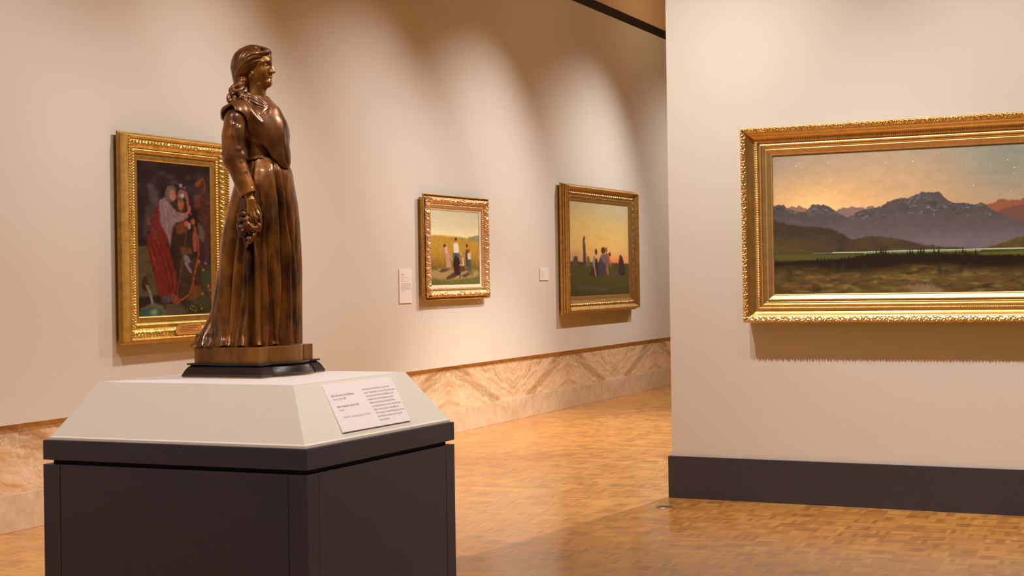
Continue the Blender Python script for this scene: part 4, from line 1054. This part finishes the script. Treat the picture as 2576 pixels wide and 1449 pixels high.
# ---- hair
hr = SDF((565, -62, 104), (690, 62, 276), .9)
hr.ell(H(-9, 0, 160), (46.5, 39, 43.5), HY, 0)
hr.ell(H(-26, 0, 176), (28, 33, 36), HY, 10)
hr.ell(H(52, 0, 182), (37, 52, 43), HY, 3, 'sub')
hr.ell(H(25, 0, 220), (30, 46, 33), HY, 4, 'sub')
for s_ in (-1, 1):
    for pts, rs in (([H(41, 1*s_, 134), H(38, 12*s_, 134), H(28, 24*s_, 138), H(10, 34*s_, 141), H(-8, 38*s_, 152), H(-24, 34*s_, 168)], [7, 7.2, 7.2, 7.6, 7.4, 6]),
                    ([H(28, 24*s_, 146), H(16, 32*s_, 148), H(0, 37*s_, 156), H(-18, 36*s_, 172), H(-32, 26*s_, 190)], [5.5, 7.4, 8.4, 8.2, 7]),
                    ([H(22, 28*s_, 156), H(10, 34*s_, 160), H(-6, 37*s_, 171), H(-22, 31*s_, 186), H(-34, 20*s_, 200)], [4, 6.4, 7.8, 7.4, 6]),
                    ([H(16, 31*s_, 165), H(6, 34*s_, 171), H(-8, 34*s_, 183), H(-24, 25*s_, 196), H(-34, 14*s_, 207)], [2.6, 4.4, 5.8, 6, 6])):
        hr.chain(pts, rs, 2.2, sm=3)
hr.chain([H(36, 0, 126), H(18, 4, 120), H(-6, 4, 118), H(-30, 2, 126)], [5, 5, 5, 4], 8, sm=2)
hr.ell(H(-33, 4, 194), (17, 20, 20), HY, 6); hr.chain([H(-18, 16, 192), (612, -14, 206), (606, -16, 216)], [11, 13, 11], 6); hr.chain([H(-18, -16, 192), (606, 10, 206)], [11, 13], 6)
hr.chain([H(-36, 6, 205), (600, -8, 216), (597, -12, 228), (592, -14, 240), (588, -16, 258)], [12, 12, 12, 11, 7], 5)
for pts, rs in (([(606,-12,212),(594,-22,220),(584,-24,230),(588,-31,240)], [9, 9, 8.4, 6.5]), ([(612,-18,214),(610,-31,226),(598,-36,234),(588,-33,229)], [8, 7.6, 7, 5]), ([(588,-16,236),(579,-22,246),(579,-26,256),(586,-28,262)], [8.4, 8, 7, 5]),
                ([(600,-32,236),(609,-40,243),(606,-44,252),(598,-42,256)], [7, 7, 6.4, 4.6]), ([(610,-36,238),(618,-44,248),(617,-48,257),(624,-50,264),(628,-50,271)], [6, 6, 5.4, 4.2, 2.6]), ([(592,-30,248),(590,-36,256),(598,-40,264)], [7, 6, 4])):
    hr.chain(pts, rs, 1.6, sm=4)
def strands(X, Y, Z):
    f_ = (X - 636) * hc + (Y - 2) * hs; m = np.clip((212 - Z) / 10, 0, 1)
    ang = np.arctan2(Z - 205 + 0 * X, f_ + 40)
    curl = np.clip((Z - 212) / 8, 0, 1)
    return curl * .2 * np.sin(.9 * Z + .5 * X + .4 * Y) + m * (.22 * np.sin(ang * 40 + .3 * np.abs(Y)) + .30 * np.sin(ang * 17 + Y * .12))
hr.displace(strands)
sdf_obj('hair', hr, M_BRZ_HAIR, 1); del hr

# ---- bodice with both sleeves
bo = SDF((548, -118, 262), (738, 126, 520), 1.1)
bo.ell((645, -2, 320), (52, 68, 66), TY, 0); bo.ell((653, -4, 394), (40, 47, 46), TY, 22)
bo.ell((676, -22, 338), (26, 40, 34), TY, 16)
bo.chain([A0, (588, -68, 352), A1], [27.5, 28.5, 26.5], 6); bo.chain([A1, (607, -80, 445), A2], [26.5, 23.5, 21], 5)
bo.chain([B0, (682, 76, 352), B1], [27.5, 27, 25], 6); bo.chain([B1, B2], [25, 19.5], 5)
bo.ell((602, -84, 398), (16, 12, 14), 0, 8)
for s_, (c0, c1) in ((1, (A1, A2)), (-1, (B1, B2))):
    c1 = np.array(c1, float); d_ = c1 - np.array(c0, float); d_ /= np.linalg.norm(d_)
    # cut the cuff square and hollow it
    sl = bo.sub(c1 - 30 + d_ * 8, c1 + 34 + d_ * 8); X, Y, Z = bo.xyz(sl)
    pl_ = (X - c1[0]) * d_[0] + (Y - c1[1]) * d_[1] + (Z - c1[2]) * d_[2] - 4
    near = np.sqrt((X - c1[0])**2 + (Y - c1[1])**2 + (Z - c1[2])**2) < 34
    bo.f[sl] = np.where(near, np.maximum(bo.f[sl], pl_), bo.f[sl])
    bo.cone(c1 - d_ * 18, c1 + d_ * 14, 12.5, 18, 1, 'sub')
# waistband ridge and sleeve creases
bo.chain([(612, -40, 408), (646, -50, 401), (676, -44, 403), (700, -26, 414)], [4, 4, 4, 3], 3, sm=3)
for a, b, r_ in (((566,-80,390),(602,-92,382),3.6),((572,-86,406),(606,-93,412),3.4),((602,-90,404),(614,-84,398),3.2),((612,-94,440),(622,-94,468),3.2),((600,-88,330),(604,-86,376),4.),((586,-88,322),(580,-90,368),3.4)):
    bo.cone(a, b, r_, r_ * .6, 9)
for a, b, r_ in (((621,-99,442),(634,-102,474),1.3),):
    bo.cone(a, b, r_, r_ * .6, 4, 'sub')
bo.displace(lambda X, Y, Z: .6 * np.sin(.11 * Z + .07 * X) * np.sin(.08 * X + 1.7 - .05 * Z) * (Y < -40))
sdf_obj('bodice', bo, M_BRZ_DRESS, 1); del bo

# ---- shawl crossing the chest, gathered at the neck
sw = SDF((545, -108, 222), (742, 104, 442), 1.0)
sw.ell((646, -2, 318), (56, 72, 66), TY, 0)
sw.ell((676, -10, 346), (51, 56, 74), TY, 14)
sw.ell((694, -22, 394), (37, 34, 52), TY, 10)
sw.ell((707, -30, 412), (20, 22, 30), TY, 8)
sw.ell((598, -56, 298), (36, 32, 38), 0, 10); sw.cone((600, -50, 280), (573, -48, 287), 21, 15, 10); sw.cone((573, -48, 287), (568, -30, 296), 14, 12, 8)
sw.ell((668, 58, 298), (30, 30, 34), 0, 12)
sw.cone((646, 0, 252), (676, -6, 290), 25, 31, 10); sw.cone((632, -10, 256), (602, -44, 284), 20, 25, 10); sw.cone((648, 14, 256), (664, 44, 284), 18, 24, 10)
ex_ = [540, 556, 570, 584, 592, 601, 616, 637, 655, 669, 683, 707, 722, 730, 745]; ez_ = [298, 289, 279, 271, 281, 299, 320, 349, 364, 376, 400, 422, 427, 434, 434]
X, Y, Z = sw.xyz((slice(None),) * 3)
wob = 1.5 * np.sin(X * .12)
edge_ = np.interp(X, ex_, ez_) + np.clip((Y + 62) / 22, 0, 1) * np.clip((606 - X) / 24, 0, 1) * 30
sw.f = np.maximum(sw.f, ((Z - edge_) * .72 + wob * .3).astype(np.float32))
# undercut so the cloth stands off the arm and waist
sw.chain([(594, -64, 308), (590, -72, 352)], [30, 31], 2, 'sub')
sw.ell((644, -6, 402), (38, 46, 36), TY, 4, 'sub')
# opening for the neck, then rolled collar folds
sw.chain([(640, 1, 205), (646, 0, 240)], [23, 22], 2, 'sub'); sw.cone((660, -6, 222), (664, -8, 250), 12, 8, 3, 'sub')
for k_, (dy, dz, r_) in enumerate(((0, 0, 5.0), (-7, 8, 5.2), (-11, 17, 5.0))):
    sw.chain([(618 - 2*k_, 12, 238 + dz*.7), (611 - k_, -14 + dy*.6, 236 + dz), (627, -29 + dy, 240 + dz), (647, -33 + dy, 252 + dz*.9), (665, -29 + dy, 263 + dz*.7), (682, -16 + dy*.4, 273 + dz*.4)], [r_, r_, r_, r_, r_ * .9, r_ * .6], 1.4, sm=5)
sw.chain([(682, -12, 272), (680, 2, 258), (672, 14, 246), (656, 22, 238), (636, 22, 236), (618, 14, 237)], [4.2, 5, 5.4, 5, 4.6, 4.2], 2, sm=5)
sw.chain([(689, -8, 282), (688, 8, 266), (679, 20, 253), (662, 28, 246)], [4, 5, 5, 4.4], 3, sm=5)
for pts, rs, k_ in (([(618,-54,262),(628,-66,282),(640,-68,300),(655,-68,314)], [4, 5.5, 6, 3], 9), ([(680,-22,278),(678,-40,290),(674,-52,306)], [3.4, 3, 1.6], 5),
                    ([(684,-18,280),(690,-34,296),(690,-44,312)], [3.2, 3, 1.6], 4), ([(688,-14,284),(700,-26,302),(706,-36,330)], [3.2, 3.4, 1.4], 3.5), ([(692,-8,288),(708,-16,306),(716,-24,334)], [3, 3.2, 1.4], 4), ([(676,-32,276),(672,-48,296),(664,-56,330)], [2.6, 3, 1.4], 6), ([(672,-30,272),(662,-46,280),(654,-58,292)], [3, 2.6, 1.4], 4),
                    ([(704,-34,310),(710,-44,340),(712,-46,370)], [2, 3, 2], 8)):
    sw.chain(pts, rs, k_, sm=3)
sw.chain([(713, -54, 366), (718, -50, 395), (728, -44, 432)], [2.2, 3.6, 4], 2.5, 'sub', sm=4)
sw.chain([(690,-46,288),(684,-56,302)], [1.4, 1.2], 2, 'sub'); sw.chain([(676,-46,276),(668,-54,290)], [1.4, 1.2], 2, 'sub')
sdf_obj('shawl', sw, M_BRZ_SHAWL, 1); del sw

# ---- cloth held in the near hand
hk = SDF((585, -118, 520), (676, -60, 640), .9)
hk.ell((632, -88, 560), (20, 9, 20), 0, 0)
for c, r_, ro in (((609,-92,551),(11,8,14),.2),((604,-92,572),(8,9,16),-.1),((616,-96,576),(7,9,22),.1),((630,-97,576),(15,9,9),.1),((612,-92,590),(12,8,10),0),((636,-92,592),(7,7,18),0),((626,-92,604),(10,7,10),0),((621,-90,616),(5,5,9),0),((651,-90,574),(8,6,12),0)):
    hk.ell(c, r_, ro, 3)
for pts, rs in (([(602,-98,545),(612,-103,540),(618,-101,546)], [3.4, 4, 2.8]), ([(600,-99,562),(610,-104,554),(620,-101,558)], [2.6, 3.2, 2.4]), ([(622,-102,552),(622,-106,572),(628,-104,588)], [3, 3.4, 3]), ([(604,-100,574),(612,-104,594),(616,-98,604)], [3, 3.2, 2.6]),
                ([(626,-104,566),(636,-106,576),(646,-102,576)], [3, 3.4, 2.6]), ([(644,-98,584),(638,-98,598),(630,-96,610)], [3, 3.2, 2.6]), ([(616,-96,610),(622,-96,614),(628,-94,606)], [2.6, 3, 2.4])):
    hk.chain(pts, [r_ * 1.25 for r_ in rs], 4.5, sm=3)
for pts, rs in (([(606,-104,550),(614,-107,551)], [1.8, 1.6]), ([(616,-106,562),(616,-106,588)], [2.6, 2.4]), ([(630,-104,586),(640,-103,588)], [4, 3]), ([(606,-101,582),(608,-101,596)], [1.6, 1.6]), ([(624,-104,596),(622,-102,608)], [2.4, 2])):
    hk.chain(pts, [r_ * .9 for r_ in rs], 3, 'sub')
hk.displace(lambda X, Y, Z: .3 * np.sin(.5 * X + .3 * Z) * np.sin(.22 * Z - .3 * X + 1))
sdf_obj('held_cloth', hk, M_BRZ_DRESS, 1); del hk

# ---- skirt: pleated loft from waist to hem
def skirt():
    zs = np.concatenate([np.linspace(402, 440, 22), np.linspace(441, 868, 250)]); NA = 900
    Lx = np.interp(zs, [402, 420, 440, 467, 510, 546, 597, 670, 734, 781, 810, 825, 846, 858, 868], [610, 603, 596, 588, 577, 569, 559, 548, 538.6, 530, 519, 510, 496, 487, 482])
    Rx = np.interp(zs, [402, 415, 430, 440, 467, 508, 562, 624, 680, 757, 868], [706, 726, 733, 736, 740, 748, 754, 758, 760, 760, 761])
    dp = np.interp(zs, [402, 430, 467, 546, 670, 800, 868], [46, 62, 72, 84, 92, 97, 104])
    yc = np.interp(zs, [402, 868], [-4, -2]); pw = np.interp(zs, [402, 500, 700, 868], [2.1, 2.3, 3.0, 3.8])
    sm_ = lambda a: np.interp(zs, np.arange(400, 870), np.convolve(np.pad(np.interp(np.arange(400, 870), zs, a), 9, mode='reflect', reflect_type='odd'), np.hanning(19) / np.hanning(19).sum(), 'valid'))
    Lx, Rx, dp = sm_(Lx), sm_(Rx), sm_(dp)
    th = np.linspace(0, 2 * PI, NA, endpoint=False)
    tracks = [  # valley paths (z: x), half width, depth
        ([470, 550, 650, 750, 830], [594, 586, 575, 569, 562], 8, 13), ([480, 600, 700, 800, 850], [605, 604, 599, 588, 580], 9, 10),
        ([520, 600, 650, 868], [621, 628, 634, 636], 4.5, 10), ([480, 520, 600, 750, 865], [650, 653, 656, 661, 662], 7.5, 7), ([500, 640, 760, 868], [671, 676, 682, 684], 7, 9),
        ([600, 660, 700, 868], [684, 687, 689, 694], 5.5, 7), ([418, 500, 600, 720, 800, 865], [690, 706, 714, 717, 714, 709], 6, 15), ([418, 500, 620, 868], [708, 722, 737, 743], 4.5, 9),
        ([455, 560, 700, 868], [728, 742, 750, 752], 3.5, 5), ([600, 720, 868], [553, 546, 520], 5, 6), ([640, 760, 868], [616, 615, 600], 5, 6), ([408, 430, 470], [640, 634, 630], 4, 3)]
    V = np.zeros((len(zs), NA, 3))
    r2 = np.random.default_rng(12)
    back = [(r2.uniform(0, 2*PI), r2.uniform(.03, .07), r2.uniform(5, 12)) for _ in range(22)]
    for i, z in enumerate(zs):
        n = pw[i]; c, s_ = np.cos(th), np.sin(th)
        # squarish section aligned with the plinth
        a, b = (np.interp(z, [402, 868], [1, .86]), np.interp(z, [402, 868], [1, 1.06]))
        r_ = (np.abs(c / a)**n + np.abs(s_ / b)**n)**(-1 / n)
        u, v = r_ * c, r_ * s_
        turn = EXA * np.interp(z, [402, 600, 868], [.6, .9, 1.])
        x = u * math.cos(turn) - v * math.sin(turn); y = u * math.sin(turn) + v * math.cos(turn)
        x = (x - x.min()) / (x.max() - x.min()) * (Rx[i] - Lx[i]) + Lx[i]
        y = yc[i] + y / np.abs(y).max() * dp[i]
        cx = (Lx[i] + Rx[i]) / 2
        dx, dy = x - cx, y - yc[i]; L = np.hypot(dx, dy); nx_, ny_ = dx / L, dy / L
        d = np.zeros(NA)
        near = np.clip(-ny_ * 3 + .3, 0, 1)
        for tz, tx, hw, de in tracks:
            if z < tz[0] - 40: continue
            fade = np.clip((z - tz[0] + 40) / 120, 0, 1) if tz[0] > 460 else np.clip((z - tz[0] + 10) / 150, 0, 1) * .85 + .15
            ztop = np.clip((z - tz[0] + 25) / 25, 0, 1)
            xc = np.interp(z, tz, tx); q = (x - xc) / hw
            aq = np.abs(q)
            d -= 2.0 * de * fade * ztop * near * np.exp(-np.sqrt(aq**2 + .05) * .95)
            d += de * .30 * fade * ztop * near * (np.exp(-((q - 2.2) / .9)**2) + np.exp(-((q + 2.2) / .9)**2))
        far = np.clip(ny_ * 3 + .3, 0, 1)
        for ph, w_, de in back:
            q = np.angle(np.exp(1j * (th - ph))) / w_
            d -= far * de * np.clip((z - 420) / 260, 0, 1) * np.exp(-np.abs(q)**1.6)
        # broad hips and thigh swell, small gathers at the waistband
        d += (.8 * np.sin(th * 29 + 2) + .5 * np.sin(th * 47 + 1)) * np.exp(-((z - 404) / 30)**2) * near * np.clip((np.abs(x - 662) - 8) / 40, 0, 1)
        d += 5 * np.exp(-((x - 672) / 20)**2 - ((z - 440) / 34)**2) * near
        d += 1.0 * np.sin(.035 * z + x * .11) * near * np.clip((z - 450) / 100, 0, 1)
        # hem breaks outward on the plinth in soft scallops
        fl = np.clip((z - 830) / 38, 0, 1)**2
        d += fl * (4.0 + 5.5 * np.sin(x * .145 + 1.2) + 2 * np.sin(x * .31)) * near * np.clip((746 - x) / 20, 0, 1)
        k = np.clip((x - 600) / 170, .15, 1) if z > 800 else 1
        V[i, :, 0] = np.clip(x + nx_ * d * np.where(np.abs(nx_) > .9, .5, 1), Lx[i] - 1, Rx[i] + 1); V[i, :, 1] = y + ny_ * d
        lift = fl * (1.2 + 3.4 * np.sin(x * .145 + 1.4) * near)
        V[i, :, 2] = z - np.clip(lift, -0.5, 4.6)
    P = to_local(V).reshape(-1, 3)
    Fq = []
    i = np.arange(len(zs) - 1)[:, None]; j = np.arange(NA)[None, :]; j2 = (j + 1) % NA
    Fq = np.stack([i * NA + j, i * NA + j2, (i + 1) * NA + j2, (i + 1) * NA + j], -1).reshape(-1, 4)
    # inner sheet gives the hem thickness and closes the underside
    base = len(P); inner = V[-1].copy(); cxy = np.array([622., 0.])
    inner[:, :2] = cxy + (inner[:, :2] - cxy) * .955; inner2 = inner.copy(); inner2[:, 2] -= 30; inner2[:, :2] = cxy + (inner2[:, :2] - cxy) * .93
    P = np.concatenate([P, to_local(inner), to_local(inner2)])
    j = np.arange(NA); j2 = (j + 1) % NA; last = (len(zs) - 1) * NA
    Fq = np.concatenate([Fq, np.stack([last + j, last + j2, base + j2, base + j], 1), np.stack([base + j, base + j2, base + NA + j2, base + NA + j], 1)])
    o = mesh_np('skirt', P, Fq, M_BRZ_DRESS, statue, True)
    return o
skirt()

# ---- plinth and black moulded base
def outline(A, B, bulge, cb=.062, notch=.004, n=28):
    """half sizes A (front direction) and B; serpentine front and back"""
    pts = []
    for sg in (1, -1):
        pts += [(sg * A, -sg * B), (sg * A, -sg * (B - cb))]
        for q in np.linspace(0, 1, n):
            v = -(B - cb) + q * 2 * (B - cb)
            pts.append((sg * (A - notch + (bulge + notch) * math.sin(PI * q)**.8), sg * v))
        pts += [(sg * A, sg * (B - cb)), (sg * A, sg * B)]
    return pts
ca_, sa_ = math.cos(EXA), math.sin(EXA)
def molded(name, layers, mat, bev=0):
    bm = bmesh.new(); prev = None; first = None
    for z, ins in layers:
        P = outline(.158 - ins, .195 - ins, .034 - ins * .1, .062 - ins * .25)
        ringv = [bm.verts.new((a * ca_ - b * sa_, a * sa_ + b * ca_, z)) for a, b in P]
        if prev:
            for k in range(len(P)): bm.faces.new((prev[k], prev[(k+1) % len(P)], ringv[(k+1) % len(P)], ringv[k]))
        else: first = ringv
        prev = ringv
    bm.faces.new(first[::-1]); bm.faces.new(prev)
    return bm_obj(name, bm, mat, statue)
molded('brass_foot', [(0, .001), (.0035, .001)], M_GOLDLINE)
molded('black_base', [(.0035, 0), (.011, 0), (.0125, .002), (.018, .0045), (.026, .0085), (.034, .0145), (.040, .0215), (.041, .022), (.041, .0135), (.0425, .012), (.0455, .012), (.047, .0135)], M_BLACKST)
molded('bronze_plinth', [(.047, .032), (.0475, .0305), (.098, .0305), (.0990, .0315), (.0993, .034)], M_BRZ_BASE)
# ------------------------------------------------------------ lights
KP = .70
def spot(name, loc, aim, power, size=1.1, blend=.6, rad=.05, col=(1, .91, .855)):
    l = bpy.data.lights.new(name, 'SPOT'); l.energy = power * KP; l.spot_size = size; l.spot_blend = blend; l.shadow_soft_size = rad; l.color = col
    o = bpy.data.objects.new(name, l); o.location = loc
    o.rotation_euler = (Vector(aim) - Vector(loc)).to_track_quat('-Z', 'Y').to_euler()
    COL.objects.link(o); return o
def rwp(s, out, z): 
    v = Vector((XE, YR, 0)) + eR * s + nR * out; v.z = z; return v
ZL = 4.9
# right-wall washers
for s_, a_, p_ in ((-.25, .3, 580), (.45, 1.5, 480), (2.1, 2.9, 580), (3.8, 4.3, 480), (6.0, 6.2, 400)):
    spot('track_spot', rwp(s_, 2.1, 5.45), rwp(a_, 0, .80), p_ * 1.22, 1.1, 1., .03)
# left-wall washers
for yl, ya, pw, sz, az_ in ((-1.0, -1.2, 340, 1.55, 1.25), (2.3, 2.0, 340, 1.55, 1.25), (5.2, 4.6, 320, 1.55, 1.2), (8.0, 7.0, 390, 1.5, 1.1), (10.4, 9.6, 560, 1.38, .9), (13.3, 12.2, 540, 1.36, .8), (15.9, 14.6, 740, 1.35, .9), (19.3, 17.7, 800, 1.4, .9), (22.5, 21.0, 480, 1.45, 1.0), (25, 25, 350, 1.5, 1.1)):
    spot('track_spot', (XL + 2.6, yl, ZL - .1), (XL, ya, az_), pw, sz, 1., .03)
# floor beyond the partition, grazing past its end
spot('track_spot', (-2.55, 16.3, ZL), (-3.9, 9.9, 0), 3300, .75, .8, .05)
spot('track_spot', (-3.0, 14.5, ZL), (-4.7, 14.8, 0), 2150, 1.1, .9, .06)
# statue and near floor
spot('track_spot', (-.7, 3.4, ZL), (-2.8, 4.8, 1.6), 420, 1.0, .8, .04)
spot('track_spot', (-.3, 6.6, ZL), (-2.8, 4.8, 1.5), 700, .95, .8, .04)
spot('track_spot', (-3.4, 1.6, ZL), (-2.9, 4.6, 1.6), 440, .9, .8, .05)
spot('track_spot', (.2, 6.9, ZL), (-.4, 7.6, 0), 200, .95, 1., .1)
p_ = bpy.data.lights.new('upper_wall_fill', 'POINT'); p_.energy = 18; p_.color = (1, .76, .5); p_.shadow_soft_size = .2  # added fill that brightens the upper wall above the rail; no real fitting
po = bpy.data.objects.new('upper_wall_fill', p_); po.location = (-5.2, 20.0, 5.25); COL.objects.link(po)
def area(loc, size, power):  # soft fill added below the ceiling to lift the ambient level, no real panels
    l = bpy.data.lights.new('ambient_fill', 'AREA'); l.shape = 'SQUARE'; l.size = size; l.energy = power; l.color = (1, .74, .48)
    o = bpy.data.objects.new('ambient_fill', l); o.location = loc; COL.objects.link(o)
for loc in ((-3.5, 2, 5.5), (-4.0, 9.5, 5.5), (-4.0, 16.5, 5.5), (-4, 23, 5.5), (2.5, 5.0, 5.5), (2.5, 0, 5.5)):
    area(loc, 2.2, 22 if loc[0] < 0 else 4)
w = bpy.data.worlds.new('world'); SC.world = w; w.use_nodes = True
w.node_tree.nodes['Background'].inputs[0].default_value = (1, .8, .6, 1); w.node_tree.nodes['Background'].inputs[1].default_value = .02

# ------------------------------------------------------------ camera
cam = bpy.data.cameras.new('camera'); co = bpy.data.objects.new('camera', cam); COL.objects.link(co)
cam.sensor_fit = 'HORIZONTAL'; cam.sensor_width = 36; cam.lens = FPX / 2576 * 36
cam.shift_y = -(724.5 - CY) / 2576; cam.clip_end = 100
fw = Vector((-math.sin(YAW), math.cos(YAW), 0)); r0 = Vector((math.cos(YAW), math.sin(YAW), 0)); u0 = Vector((0, 0, 1))
rr = r0 * math.cos(ROL) + u0 * math.sin(ROL); uu = -r0 * math.sin(ROL) + u0 * math.cos(ROL)
M = Matrix.Identity(4)
for i, v in enumerate((rr, uu, -fw)): M.col[i][:3] = v[:]
M.col[3][:3] = (0, 0, CAMZ)
co.matrix_world = M
SC.camera = co
cam.dof.use_dof = True; cam.dof.focus_distance = 12.0; cam.dof.aperture_fstop = 14
vs_ = SC.view_settings; vs_.view_transform = 'Standard'; vs_.look = 'None'; vs_.exposure = 0.0; vs_.gamma = 1; vs_.use_curve_mapping = False
SC.cycles.max_bounces = 8; SC.cycles.diffuse_bounces = 5; SC.cycles.glossy_bounces = 4
SC.cycles.use_denoising = True; SC.cycles.sample_clamp_indirect = 4
SC.cycles.caustics_reflective = False; SC.cycles.caustics_refractive = False
